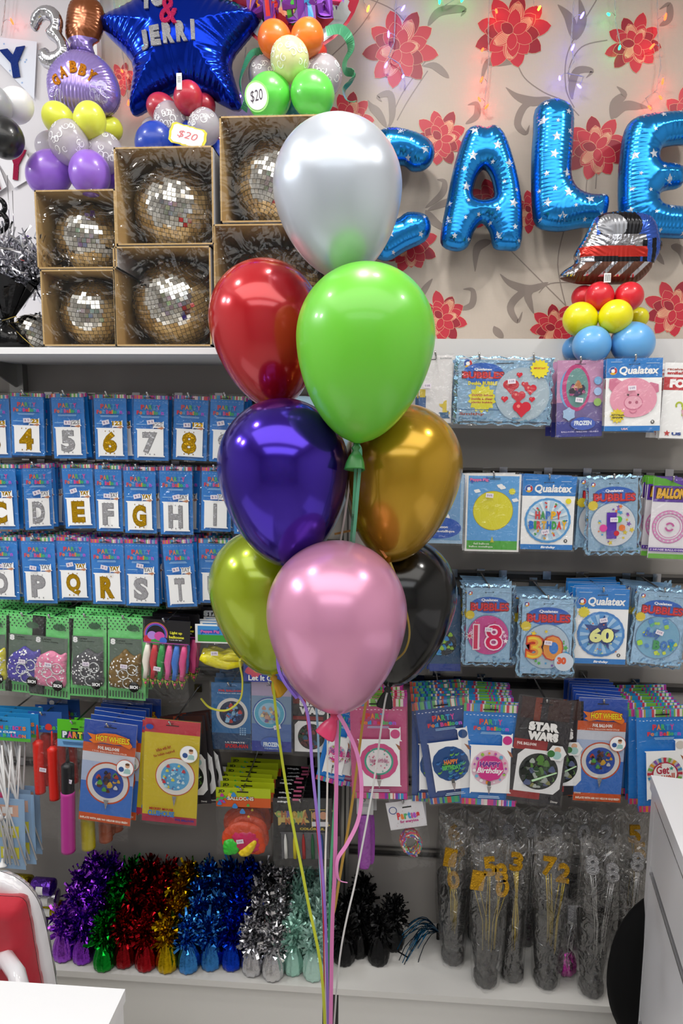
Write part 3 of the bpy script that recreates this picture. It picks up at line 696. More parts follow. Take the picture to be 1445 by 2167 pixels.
def dec3(q, hq, o2):
    W = lambda x, y: ((P(x, y, 1.91)-o2).x, (P(x, y, 1.91)-o2).z)
    for ch, x, y, rot in (('G', 117, 168, .55), ('A', 133, 152, .3), ('B', 155, 141, .05), ('B', 175, 148, -.3), ('Y', 193, 160, -.6)):
        a, b = W(x, y); decal_text(q, hq, ch, a, b, .020, .030, mat('#d98a1e', .25, .8, bump=.8, bscale=400, key='gold_glitter'), .06, rot, .001, 0, .06)
    for fx, fy, s in ((112, 195, 16), (208, 190, 20)):
        for k in range(5):
            a, b = W(fx+s*.6*math.cos(k*1.257), fy+s*.6*math.sin(k*1.257)); r = s*.0007
            vs = [(a+r*math.cos(t*.52), -(hq(a+r*math.cos(t*.52), b+r*math.sin(t*.52)) or 0)-.0007, b+r*math.sin(t*.52)) for t in range(12)]; q.add(vs, [tuple(range(12))], LILL)
part_infl(T3, [(104,200),(103,165),(118,135),(142,115),(170,108),(205,118),(232,140),(250,175),(253,210),(238,238),(210,246),(160,240),(115,228)], [], 1.96, 48, 80, LIL, 'foil_balloon', dec=dec3, flat=.75)
part_infl(T3, [(142,40),(150,8),(172,-6),(205,0),(220,25),(218,60),(208,85),(195,95),(198,118),(152,112),(150,95),(140,78)], [], 1.98, 30, 60, HAIR, 'foil_topper', flat=.7,
          matfn=lambda x, z: LIL if z < (P(170, 86, 1.98)-T3.location).z else HAIR)
# blue star centrepiece
T4 = centre('red, clear and blue balloon centrepiece carrying the big blue foil star', 385, 240, 1.92)
for x, y, r, Y, m, p in [(430,225,24,2.0,lt('#a8283c'),0),(342,228,28,1.95,lt('#b02a40'),0),(398,208,30,1.90,lt('#b8283e'),0),(360,256,34,1.92,CL,1),(322,270,20,1.99,CL,0),(432,270,34,1.92,CL,1),
                         (327,300,38,1.90,lt('#1c3fa8'),0),(402,300,38,1.94,lt('#1c3fa8'),0),(462,330,30,1.99,lt('#1c3fa8'),0),(465,300,28,2.02,lt('#7c1c2c'),0)]:
    small_bal(T4, x, y, r, Y, m, bool(p))
BLU = mat('#0a2fb0', .15, .9, bump=.08, bscale=20, key='blue_foil')
GLS = mat('#b9b9bd', .3, .8, bump=1., bscale=300, key='silver_glitter'); GLP = mat('#c81e5c', .3, .6, bump=1., bscale=300, key='pink_glitter')
def dec4(q, hq, o2):
    W = lambda x, y: ((P(x, y, 1.92)-o2).x, (P(x, y, 1.92)-o2).z)
    for t, x, y, w, h, m, rot in (('TO', 322, -6, .075, .05, GLS, .1), ('&', 358, 22, .048, .068, GLP, -.05), ('J', 303, 83, .022, .046, GLS, .12), ('E', 328, 75, .027, .048, GLS, .1), ('R', 356, 70, .030, .048, GLS, .06), ('R', 384, 66, .030, .048, GLS, .05), ('I', 408, 63, .010, .048, GLS, .02)):
        a, b = W(x, y); decal_text(q, hq, t, a, b, w, h, m, .02 if t == '&' else .07, rot, .004, 0, .05)
part_infl(T4, [(216,42),(258,22),(300,-5),(330,-60),(365,-120),(410,-60),(450,-8),(500,10),(548,36),(540,62),(500,110),(490,140),(500,180),(512,225),(490,232),(440,205),(398,188),(350,205),(300,238),(280,243),(276,215),(283,170),(280,135),(250,98),(222,70)], [], 2.0, 95, 110, BLU, 'foil_star', sm=2, wr=(.045, .016), dec=dec4, flat=.62)
q = MB(); lc = P(379, 172, 1.86)-T4.location; q.box((lc.x-.007, -.06, lc.z-.02), (lc.x+.007, -.0595, lc.z+.02), PAPER)
for k in range(5): q.box((lc.x-.005, -.0603, lc.z-.002+.003*k), (lc.x+.005, -.06, lc.z-.0008+.003*k), INK)
q.build('barcode_label', T4)
# happy-birthday centrepiece
T5 = centre('orange, clear and green balloon centrepiece with round birthday foil balloon', 617, 150, 1.92)
for x, y, r, Y, m, p in [(560,160,36,2.0,CL,1),(684,162,40,1.98,CL,1),(665,110,26,2.04,lt('#d83a20'),0),(582,85,36,1.95,lt('#ef7420'),0),(650,80,35,1.93,lt('#ef7420'),0),(613,148,26,1.98,lt('#dfe240'),0),(613,126,41,1.87,mat('#e8eab0', .25, 0., .5, .4, key='clear_latex', thru=.25),1),
                         (570,205,46,1.88,lt('#5fcf4c'),0),(661,200,46,1.86,lt('#5fcf4c'),0),(620,225,26,1.97,lt('#2b7f8c'),0)]:
    small_bal(T5, x, y, r, Y, m, bool(p), sq=1.06)
def dec5(q, hq, o2):
    W = lambda x, y: ((P(x, y, 1.94)-o2).x, (P(x, y, 1.94)-o2).z)
    def dsc(x, y, r, m, lift):
        a, b = W(x, y); rr = r/1445*2.05; vs = [(a, -hq(a, b)-lift, b)]; fs = []; n = 40; K = 5
        for j in range(1, K+1):
            for i in range(n):
                u, v = a+rr*j/K*math.cos(2*PI*i/n), b+rr*j/K*math.sin(2*PI*i/n); vs.append((u, -(hq(u, v) or 0)-lift, v))
        fs += [(0, 1+i, 1+(i+1) % n) for i in range(n)]
        for j in range(K-1): fs += [(1+j*n+i, 1+j*n+n+i, 1+j*n+n+(i+1) % n, 1+j*n+(i+1) % n) for i in range(n)]
        q.add(vs, fs, m, True)
    dsc(617, -80, 128, ink('#a82038'), .0012); dsc(617, -80, 122, mat('#d8dce0', .2, .8, key='silver_foil'), .0025)
    for ch, x, y, w, h, c in (('i', 562, 0, .014, .055, '#c83030'), ('r', 578, 10, .02, .04, '#c83030'), ('t', 610, 2, .028, .062, '#48b848'), ('h', 645, -6, .036, .07, '#3a8fc8'), ('d', 682, -14, .036, .07, '#8a4ac0'), ('B', 535, -14, .034, .06, '#e88a20'), ('a', 708, -30, .03, .04, '#e84a80')):
        a, b = W(x, y); decal_text(q, hq, ch, a, b, w+.012, h+.012, ink('#6a2a90'), .10, .05, .005); decal_text(q, hq, ch, a, b, w, h, ink(c), .05, .05, .0065)
part_infl(T5, [(617+150*math.cos(2*PI*k/36), -82+147*math.sin(2*PI*k/36)) for k in range(36)], [], 2.02, 110, 80, mat('#3f9a38', .15, .85, bump=.1, bscale=25, key='green_foil'), 'foil_balloon', sm=1, wr=(.07, .02), dec=dec5, flat=.6)
GR = mat('#3f8f68', .3, .3, key='green_ribbon')
for nm, pts in (('curled_ribbon', [(690,66,1.95),(720,62,1.95),(738,80,1.94),(742,105,1.95),(730,130,1.96),(732,150,1.95),(748,155,1.93),(742,172,1.95),(728,190,1.96),(735,212,1.94),(755,215,1.93)]), ('curled_ribbon', [(560,110,1.98),(535,112,1.97),(520,135,1.96),(508,170,1.96),(512,195,1.96),(520,215,1.95),(515,236,1.95)])):
    q = MB(); pp = [P(*p)-T5.location for p in pts]; sp = []
    for i in range(len(pp)-1):
        a, b_, c_, d = pp[max(i-1, 0)], pp[i], pp[i+1], pp[min(i+2, len(pp)-1)]
        for j in range(6): s = j/6; sp.append(.5*(2*b_+(c_-a)*s+(2*a-5*b_+4*c_-d)*s*s+(3*b_-a-3*c_+d)*s**3))
    q.strip(sp, .024, GR, twist=2.2, th=.0004); q.build(nm, T5)
# price tags
def tagcard(parent, x, y, Y, w, h, rot, round_=False):
    c = P(x, y, Y)-parent.location; q = MB(); o = []
    N = 32
    for i in range(N):
        a = 2*PI*i/N
        if round_: o.append((w/2*math.cos(a), h/2*math.sin(a)))
        else:
            k = 1+.035*math.cos(10*a); s = max(abs(math.cos(a))/(w/2), abs(math.sin(a))/(h/2)); o.append((k*math.cos(a)/s, k*math.sin(a)/s))
    for sc, yy, m in ((1, 0, ink('#8fd070') if round_ else ink('#d8c830')), (.86, -.0012, PAPER)):
        q.add([(a*sc, yy, b*sc) for a, b in o]+[(a*sc, yy+.001, b*sc) for a, b in o], [tuple(range(N)), tuple(range(N, 2*N))[::-1]]+[(i, N+i, N+(i+1) % N, (i+1) % N) for i in range(N)], m)
    vs, fs, _ = text_geo('$20', .0, .25); q.add([((a-.5)*w*.55, -.002, (b-.5)*h*.4) for a, b, _ in vs], fs, ink('#3a3040') if round_ else ink('#c86a70'))
    return q.build('price_tag', parent, c, (0, rot, 0))
tagcard(T5, 543, 204, 1.80, .06, .075, -.2, True); tagcard(T4, 397, 288, 1.84, .098, .05, .28)
# steam-engine coloured foil centrepiece on the right (plain colour blocks)
T6 = centre('red, yellow and pale blue balloon centrepiece topped by a blue and red engine-shaped foil balloon', 1285, 690, 2.03)
for x, y, r, Y, m, p in [(1235,630,26,2.07,lt('#d02030'),0),(1268,628,31,2.0,lt('#d82030'),0),(1330,628,31,2.0,lt('#d82030'),0),(1350,672,22,2.08,lt('#e0d818'),0),(1228,676,37,2.0,lt('#ece414'),0),(1302,670,36,1.97,lt('#ece414'),0),
                         (1218,738,28,2.06,lt('#5a9cdc'),0),(1252,730,41,1.97,lt('#68aeea'),0),(1338,726,46,1.98,lt('#68aeea'),0)]:
    small_bal(T6, x, y, r, Y, m, bool(p), sq=1.02)
def eng(x, z):
    px, py = proj((T6.location.x+x, 2.05, T6.location.z+z))
    sk = (px-1290)*.10
    if py > 590+(px-1290)*.02: return TRK
    if py > 560: return TRK if 1210 < px < 1375 and int((px+py)/11) % 3 else SILV
    if 1222 < px < 1360 and 527 < py < 549: return ENR
    if 549 <= py <= 562 and 1250 < px < 1345: return ENB
    if px > 1350 and py > 515-(px-1350)*.2: return ENB if (px//10) % 2 else ENL
    if 1240 < px < 1358 and 503 < py <= 527: return SILV
    if (px-1288)**2/30**2+(py-484)**2/27**2 < 1: return ENG
    if (px-1300)**2/50**2+(py-482)**2/40**2 < 1 and px > 1262: return ENB
    if px < 1256: return SILV
    return ENL if py > 455 else ENB
TRK = mat('#5e3a2a', .3, .4, key='brown_foil'); ENR = mat('#b82a20', .2, .5, key='red_foil'); ENB = mat('#15151a', .2, .5, key='black_foil'); ENL = mat('#3f62c0', .17, .7, bump=.1, bscale=30, key='blue_foil'); ENG = mat('#8a8c92', .25, .6, key='grey_foil')
part_infl(T6, [(1185,590),(1190,575),(1215,558),(1214,540),(1232,510),(1245,485),(1258,462),(1285,450),(1330,448),(1370,455),(1388,475),(1395,505),(1400,522),(1388,548),(1372,575),(1345,598),(1300,602),(1240,602),(1215,600)], [], 2.05, 34, 130, SILV, 'foil_balloon', sm=3, wr=(.08, .012), matfn=eng, flat=.8)
q = MB(); lc = P(1285, 588, 1.97)-T6.location; q.box((lc.x-.009, lc.y-.001, lc.z-.012), (lc.x+.009, lc.y, lc.z+.012), PAPER)
for k in range(5): q.box((lc.x-.006+.003*k, lc.y-.0014, lc.z-.009), (lc.x-.0048+.003*k, lc.y-.001, lc.z+.009), INK)
q.build('barcode_label', T6)

# ---------------------------------------------------------------- glitter letter banners, black foil weight, tinsel
def pennant(outer, ch, cbox, col, label, Y, bg='#dfe3ee', stars=True):
    org = P(outer[0][0], outer[0][1], Y); pp = [((P(x, y, Y)-org).x, (P(x, y, Y)-org).z) for x, y in outer]; n = len(pp)
    q = MB(); m = mat(bg, .5, key='banner_card')
    q.add([(x, 0, z) for x, z in pp]+[(x, .001, z) for x, z in pp], [tuple(range(n))[::-1], tuple(range(n, 2*n))]+[(i, (i+1) % n, n+(i+1) % n, n+i) for i in range(n)], m)
    T = thing('banner_pennant', label, 'banner', org)
    if stars:
        s = q; rn = random.Random(3)
        for k in range(22):
            a, b = rn.uniform(-.02, .13), rn.uniform(-.16, .02); r = .004
            if sdf([pp], np.array([a]), np.array([b]))[0][0] < .006: continue
            s.add([(a, -.0006, b)]+[(a+(r if i % 2 == 0 else r*.4)*math.sin(PI*i/5), -.0006, b+(r if i % 2 == 0 else r*.4)*math.cos(PI*i/5)) for i in range(10)], [(0, 1+i, 1+(i+1) % 10) for i in range(10)], ink('#8cb0e0'))
    q.build('pennant', T)
    x0, y0, x1, y1, rot = cbox; a = P(x0, y1, Y)-org; b = P(x1, y0, Y)-org; vs, fs, _ = text_geo(ch, .07, 0, .04); w, h = b.x-a.x, b.z-a.z; cx, cz = (a.x+b.x)/2, (a.z+b.z)/2
    t = MB(); ca, sa = math.cos(rot), math.sin(rot)
    t.add([(cx+(u-.5)*w*ca-(v-.5)*h*sa, -.004-c*.05, cz+(u-.5)*w*sa+(v-.5)*h*ca) for u, v, c in vs], fs, col); t.build('glitter_letter', T)
YP = WPY-.03
pennant([(-30,75),(78,88),(72,210),(0,135),(-30,100)], 'Y', (6,102,58,166,.12), mat('#0e3fa0', .35, .4, bump=1, bscale=400, key='blue_glitter'), 'white star-printed pennant with blue glitter letter Y', YP)
pennant([(-30,340),(10,350),(62,395),(62,300),(85,300),(70,380),(30,398),(-30,380)][:0] or [(-12,330),(42,300),(80,368),(30,398)], 'Y', (18,316,54,382,-.12), mat('#c41e54', .35, .4, bump=1, bscale=400, key='pink_glitter'), 'white pennant with pink glitter letter Y, below the blue one', YP, '#e0dee2', False)
pennant([(-60,345),(-5,345),(14,395),(-30,425)], 'A', (-45,350,4,398,-.15), mat('#c41e54', .35, .4, bump=1, bscale=400, key='pink_glitter'), 'white pennant cut by the left edge beside the pink letter', YP-.004, '#e0dee2', False)
def tuft(mb, base, n, L, w, m, spread, rn, up=1., curl=.5, segs=4, droop=0.):
    for k in range(n):
        a = rn.uniform(0, 2*PI); t = rn.random()**.6; d = Vector((math.cos(a)*t*spread, math.sin(a)*t*spread, up)).normalized(); l = L*rn.uniform(.6, 1.1)
        pts = [Vector(base)+Vector((rn.uniform(-.004, .004), rn.uniform(-.004, .004), 0))]
        for j in range(segs):
            d = (d+Vector((rn.gauss(0, curl), rn.gauss(0, curl), rn.gauss(0, curl)-droop))*.45).normalized(); pts.append(pts[-1]+d*l/segs)
        sd = Vector((rn.gauss(0, 1), rn.gauss(0, 1), rn.gauss(0, 1))).normalized(); vs = []
        for j, p in enumerate(pts):
            q_ = (d.cross(sd)).normalized()*w*.5; sd = (sd+Vector((rn.gauss(0, 1), rn.gauss(0, 1), rn.gauss(0, 1)))*.5).normalized(); vs += [p-q_, p+q_]
        mb.add(vs, [(2*j, 2*j+1, 2*j+3, 2*j+2) for j in range(segs)], m)
rn = random.Random(5)
b0 = P(18, 728, 1.80); Tb = thing('foil_balloon_weight', 'black foil weight with flared wrap at the left shelf end', 'balloon weight', (b0.x-.02, 1.83, SH_T))
BK = mat('#0c0c0e', .18, .5, bump=.3, bscale=30, key='black_foil')
q = MB(); q.lathe([(.001, .0006), (.05, .0006), (.056, .02), (.05, .05), (.02, .07), (.018, .08)], BK, 26, wav=lambda a, t: 1+.06*math.sin(9*a)); q.build('wrapped_body', Tb)
q = MB()
for k in range(9):
    a = 2*PI*k/9+.2; r1 = .075+.03*rn.random(); z1 = .14+.05*rn.random(); u = Vector((math.cos(a), math.sin(a), 0)); s_ = Vector((-math.sin(a), math.cos(a), 0))
    c = Vector((0, 0, .08)); q.add([c+u*.014-s_*.006, c+u*.014+s_*.006, u*r1*.8+s_*.04+Vector((0, 0, z1)), u*r1+Vector((0, 0, z1+.02)), u*r1*.8-s_*.04+Vector((0, 0, z1))], [(0, 1, 2, 3, 4)], BK)
q.build('flared_wrap', Tb)
q = MB(); q.tube([(0, -.02, .075), (.045, -.03, .085), (.05, -.03, .07), (.02, -.025, .068), (.06, -.03, .03), (.09, -.03, .004)], .0012, mat('#a89048', .3, .8), 6); q.build('gold_cord', Tb)
Ts = thing('tinsel_spray', 'silver tinsel spray sprouting above the black foil weight', 'tinsel', (b0.x-.03, 1.88, SH_T+.17))
q = MB(); SIL2 = mat('#d0d0d6', .15, 1., key='silver_tinsel')
for dx, dz in ((0, .02), (.04, .05), (-.01, .10), (.06, .0), (.09, .07), (.1, .02)): tuft(q, (dx, 0, dz), 70, .10, .006, SIL2, 1.4, rn, .5, 1.0)
q.build('tinsel_strips', Ts); q = MB(); q.tube([(0, .004, .02), (.004, .004, .3)], .001, CHROME, 6); q.tube([(.012, .004, .02), (.016, .004, .26)], .001, CHROME, 6); q.tube([(0, 0, -.12), (0, 0, .03)], .004, BK, 8); q.build('stem_wires', Ts)
T8 = thing('number_pick', 'glossy black number pick cut by the left edge', 'number decoration', P(-4, 455, 1.86)); q = MB()
for r0, dz in ((.020, .021), (.024, -.018)): q.tube([(r0*math.cos(a*PI/12), 0, dz+r0*math.sin(a*PI/12)) for a in range(25)], .007, BK, 8)
q.build('figure_eight', T8)

# ---------------------------------------------------------------- string lights
LEDC = {'r': '#ff2a10', 'o': '#ff7a18', 'b': '#5040ff', 'g': '#10e060'}
WIRE = mat('#c8c8c8', .3, key='clear_wire', thru=.3)
def strand(label, wire, bulbs, Y=WPY-.02):
    T = thing('string_light', label, 'string lights', P(wire[0][0], wire[0][1], Y)); o = Vector(T.location)
    q = MB(); pp = [P(x, y, Y)-o for x, y in wire]
    sp = []
    for i in range(len(pp)-1):
        n = max(2, int((pp[i+1]-pp[i]).length/.008))
        for j in range(n): sp.append(pp[i].lerp(pp[i+1], j/n))
    sp.append(pp[-1])
    for s in (0, PI): q.tube([p+Vector((.0016*math.cos(i*.9+s), .0016*math.sin(i*.9+s), 0)) for i, p in enumerate(sp)], .0009, WIRE, 5)
    for x, y, c in bulbs:
        b = P(x, y, Y-.012)-o; near = min(sp, key=lambda p: (p-b).length); q.tube([near, near.lerp(b, .5)+Vector((0, -.004, .004)), b], .0009, WIRE, 5)
    q.build('wire', T)
    for x, y, c in bulbs:
        b = P(x, y, Y-.012); m = MB(); m.lathe([(.0005, .009), (.0026, .006), (.0036, 0), (.0032, -.007), (.0005, -.010)], mat(LEDC[c], .3, emit=18., key='led'), 10)
        m.build('led_bulb', T, b-o, (random.uniform(-.8, .8), random.uniform(-.8, .8), 0))
        l = bpy.data.lights.new('led_glow', 'POINT'); l.energy = .022; l.color = lin(LEDC[c])[:3]; l.shadow_soft_size = .006
        lo = bpy.data.objects.new('led_glow', l); COL.objects.link(lo); lo.parent = T; lo.location = b-o+Vector((0, -.010, 0))
strand('string lights with red bulbs above the letter A', [(1037, -30), (1033, 60), (1034, 130), (1028, 190), (1023, 232)], [(1050, 23, 'r'), (1021, 105, 'r'), (1019, 168, 'r'), (1014, 210, 'r'), (1030, 225, 'r')])
strand('string lights with blue bulbs above the letter L', [(1216, -30), (1208, 90), (1214, 130), (1200, 155), (1235, 162), (1228, 178)], [(1232, 32, 'b'), (1212, 100, 'b'), (1184, 165, 'b'), (1225, 182, 'b')])
strand('string lights with green bulbs on the upper right flower', [(1300, -30), (1302, 45), (1312, 92)], [(1287, 30, 'g'), (1311, 100, 'g')])
strand('string lights with red bulbs above the letter E', [(1390, -30), (1392, 80), (1398, 140), (1390, 190), (1366, 208), (1376, 225)], [(1408, 35, 'r'), (1380, 98, 'r'), (1402, 172, 'r'), (1397, 206, 'r'), (1374, 227, 'r')])
strand('string lights with blue bulbs over the red flower by the silver balloon', [(838, -30), (834, 90), (822, 120), (845, 135), (854, 158)], [(853, 17, 'b'), (822, 72, 'b'), (817, 137, 'b'), (853, 161, 'b')])
strand('short string with an orange bulb above the curled green ribbon', [(765, -30), (770, 5), (778, 16)], [(779, 18, 'o')])
strand('string lights with green bulbs at the top edge', [(915, -30), (940, 12), (975, -10)], [(930, 1, 'g'), (978, 0, 'g')])
strand('string light with an amber bulb above the red flower', [(1128, -30), (1130, 14)], [(1141, 17, 'o')])
strand('string lights with red bulbs on the plain white wall', [(14, -30), (8, 40), (3, 75)], [(25, 45, 'r')], WPY-.04)
strand('string lights between the lavender balloon and the blue star', [(236, -30), (246, 40), (262, 130), (272, 215)], [(240, 32, 'b'), (257, 20, 'g'), (258, 150, 'r'), (272, 217, 'r')])
strand('string light with a blue bulb behind the blue star tip', [(520, 100), (514, 160), (508, 200)], [(507, 205, 'b')])

# ================================================================ PACKETS ON HOOKS
STR = ['#d8405a', '#f0e8e0', '#7cc04a', '#2a9fc8', '#c03fa0', '#f08a2a', '#e8e4d8', '#8a3fb0', '#3f8fd0', '#e0403a', '#f4c8d8', '#58b060', '#d83a8c']
RBW = [ink(c) for c in ('#e03a46', '#f08a3c', '#4fb868', '#3f9fd8', '#d84a9a', '#b45ad0')]
STRN = ['#2f5fb4', '#58a868', '#e8e4d8', '#3f7fd0', '#2f9f88', '#c85a4a', '#2a4a90', '#6fb070']
def stripes(c, v0, v1, cols=STR, seed=1):
    rn = random.Random(seed); u = 0.
    while u < 1:
        w = rn.choice((.015, .03, .05, .06)); c.rect(u, v0, min(1, u+w), v1, ink(rn.choice(cols))); u += w
GOLD = mat('#c79a12', .25, .75, bump=.5, bscale=90, key='gold_print'); SILP = mat('#b4b4b8', .25, .6, bump=.5, bscale=90, key='silver_print'); GDK = ink('#7a5a10'); SDK = ink('#77777c')
def d_party(ch, gold, nums=False, seed=0):
    def f(c):
        stripes(c, 0, .055, seed=3+seed % 4); c.rect(.3, .028, .62, .052, INK, .001)
        for k in range(9): c.rect(.06+.1*k, .085, .10+.1*k, .09, ink('#9ccbf0'))
        c.text('PARTY', .22, .145, .80, .215, None, .04, cols=RBW, out=None); c.text('Foil Balloon', .1, .235, .9, .295, None, .05, cols=RBW)
        c.lines(.2, .32, .8, .35, 2, ink('#a8d0f0')); c.rect(.1, .44, .4, .448, ink('#a8d0f0'))
        c.rect(.08, .49, .93, .965, PAPER, .004); c.rect(.55, .39, .93, .51, PAPER, .003)
        m, k = (GOLD, GDK) if gold else (SILP, SDK)
        c.text('123' if nums else 'YAY', .58, .405, .88, .475, m, .06); c.fan([(.70, .50), (.86, .475), (.9, .50), (.84, .52)], ink('#c88a68'))
        w = .17 if ch in 'IT1' else .22
        if ch == 'I': w = .06
        c.text(ch, .49-w, .565, .49+w, .90, k, .06); c.text(ch, .485-w+.012, .572, .485+w-.012, .893, m, .045)
        for du in (-.6, 0, .6): c.rect(.49+du*w-.015, .895, .49+du*w+.015, .915, m); c.rect(.49+du*w-.012, .553, .49+du*w+.012, .57, m)
    return f
def d_bigparty(bg, kind, navy=False):
    def f(c):
        st = STRN if navy else STR
        stripes(c, 0, .075, st, 5); stripes(c, .94, 1, st, 6); c.rect(.34, .035, .62, .055, INK, .001)
        for k in range(14): c.rect(.04+.066*k, .095+.004*(k % 2), .07+.066*k, .10+.004*(k % 2), PAPER)
        c.text('PARTY', .28, .135, .70, .19, None, .04, cols=RBW); c.text('Foil Balloon', .18, .205, .82, .245, None, .05, cols=RBW)
        c.lines(.3, .26, .7, .285, 2, ink('#a8d0f0')); c.lines(.3, .895, .7, .925, 2, ink('#d0e4f4'))
        c.rect(.12, .375, .90, .875, PAPER, .004); c.rect(.68, .265, .92, .42, PAPER, .004)
        c.fan([(.80, .43), (.88, .455), (.91, .50), (.86, .49)], ink('#a8664a'))
        cc = {'pink': ('#d8558c', '#4fa890', '#f0e8ea'), 'dino': ('#24508c', '#24508c', '#2a5a98'), 'hb': ('#f0c8d8', '#f4e8ec', '#d8368c'), 'gw': ('#d8d0c8', '#b83048', '#f4f0ec')}[kind]
        c.fan([(.46, .80), (.50, .885), (.54, .80)], mat('#b0a8a8', .3, .6))
        c.disc(.5, .61, .34, ink(cc[0]), 44, .015, 14); c.disc(.80, .335, .085, ink(cc[0] if kind != 'hb' else '#d8368c'), 24)
        rn = random.Random(4)
        if kind == 'pink':
            c.disc(.5, .61, .26, ink(cc[1])); c.disc(.5, .61, .225, ink(cc[2]))
            for k in range(26): c.star(.5+rn.uniform(-.17, .17), .61+rn.uniform(-.12, .12), .018, ink(rn.choice(['#c84a70', '#70b8a8', '#d890a8'])), 5, .6, rn.random())
            c.text('happy birthday', .34, .57, .66, .63, ink('#b85a88'), .02)
        if kind == 'dino':
            for k in range(34):
                a, r = rn.uniform(0, 6.3), .3*math.sqrt(rn.random()); u, v = .5+r*math.cos(a), .61+r*math.sin(a)*c.w/c.h; m = ink(rn.choice(['#6fae3c', '#3f8fa0', '#3a78c0', '#5fb070']))
                c.disc(u, v, .030, m, 12, .1, 5, .02); c.fan([(u+.02, v-.006), (u+.05, v-.02), (u+.055, v-.012), (u+.02, v+.008)], m)
            c.text('HAPPY', .38, .555, .64, .60, ink('#e8823a'), .05, -.0); c.text('BIRTHDAY', .33, .61, .68, .655, ink('#58c060'), .05)
        if kind == 'hb':
            for k in range(30): c.disc(.5+.29*math.cos(k*.42), .61+.29*math.sin(k*.42)*c.w/c.h, rn.uniform(.015, .035), ink(rn.choice(['#f09838', '#9ed04a', '#78c0e0', '#b850c0', '#f4f0f0', '#e878a8'])), 12)
            c.disc(.5, .61, .245, ink('#d8368c'), 36, .03, 9)
            c.text('HAPPY', .31, .545, .69, .595, ink('#7a2a90'), .05, out=ink('#f4c8dc')); c.text('Birthday', .26, .605, .74, .675, PAPER, .03, shear=.3)
        if kind == 'gw':
            for k in range(20):
                a = k*PI/10; c.fan([(.5+.24*math.cos(a-.07), .61+.24*math.sin(a-.07)*c.w/c.h), (.5+.34*math.cos(a-.09), .61+.34*math.sin(a-.09)*c.w/c.h), (.5+.34*math.cos(a+.09), .61+.34*math.sin(a+.09)*c.w/c.h), (.5+.24*math.cos(a+.07), .61+.24*math.sin(a+.07)*c.w/c.h)], ink(['#c83048', '#78b050', '#e0a030', '#8858b0', '#3f8fc0'][k % 5]))
            c.disc(.5, .61, .25, ink('#b83048'), 40, .04, 12); c.disc(.5, .61, .225, ink('#f4f0ec'))
            c.text('Get', .33, .53, .58, .61, ink('#b83048'), .03); c.text('well', .42, .60, .68, .67, ink('#c84a3a'), .03); c.star(.62, .555, .05, ink('#3f9f88')); c.star(.42, .52, .03, ink('#d85a3a'))
        c.rect(.465, .745, .525, .785, ink('#5a5a5a'))
    return f
QB = '#1f7fd0'
def qlogo(c, u, v, r):
    c.disc(u, v, r, PAPER, 24); c.ring(u, v, r*.45, r*.95, ink('#1f4fa8'), 20, 2.4, 5.2); c.ring(u, v, r*.45, r*.95, ink('#c8303a'), 20, -1.0, .8); c.ring(u, v, r*.45, r*.95, ink('#e8b020'), 20, .8, 2.4)
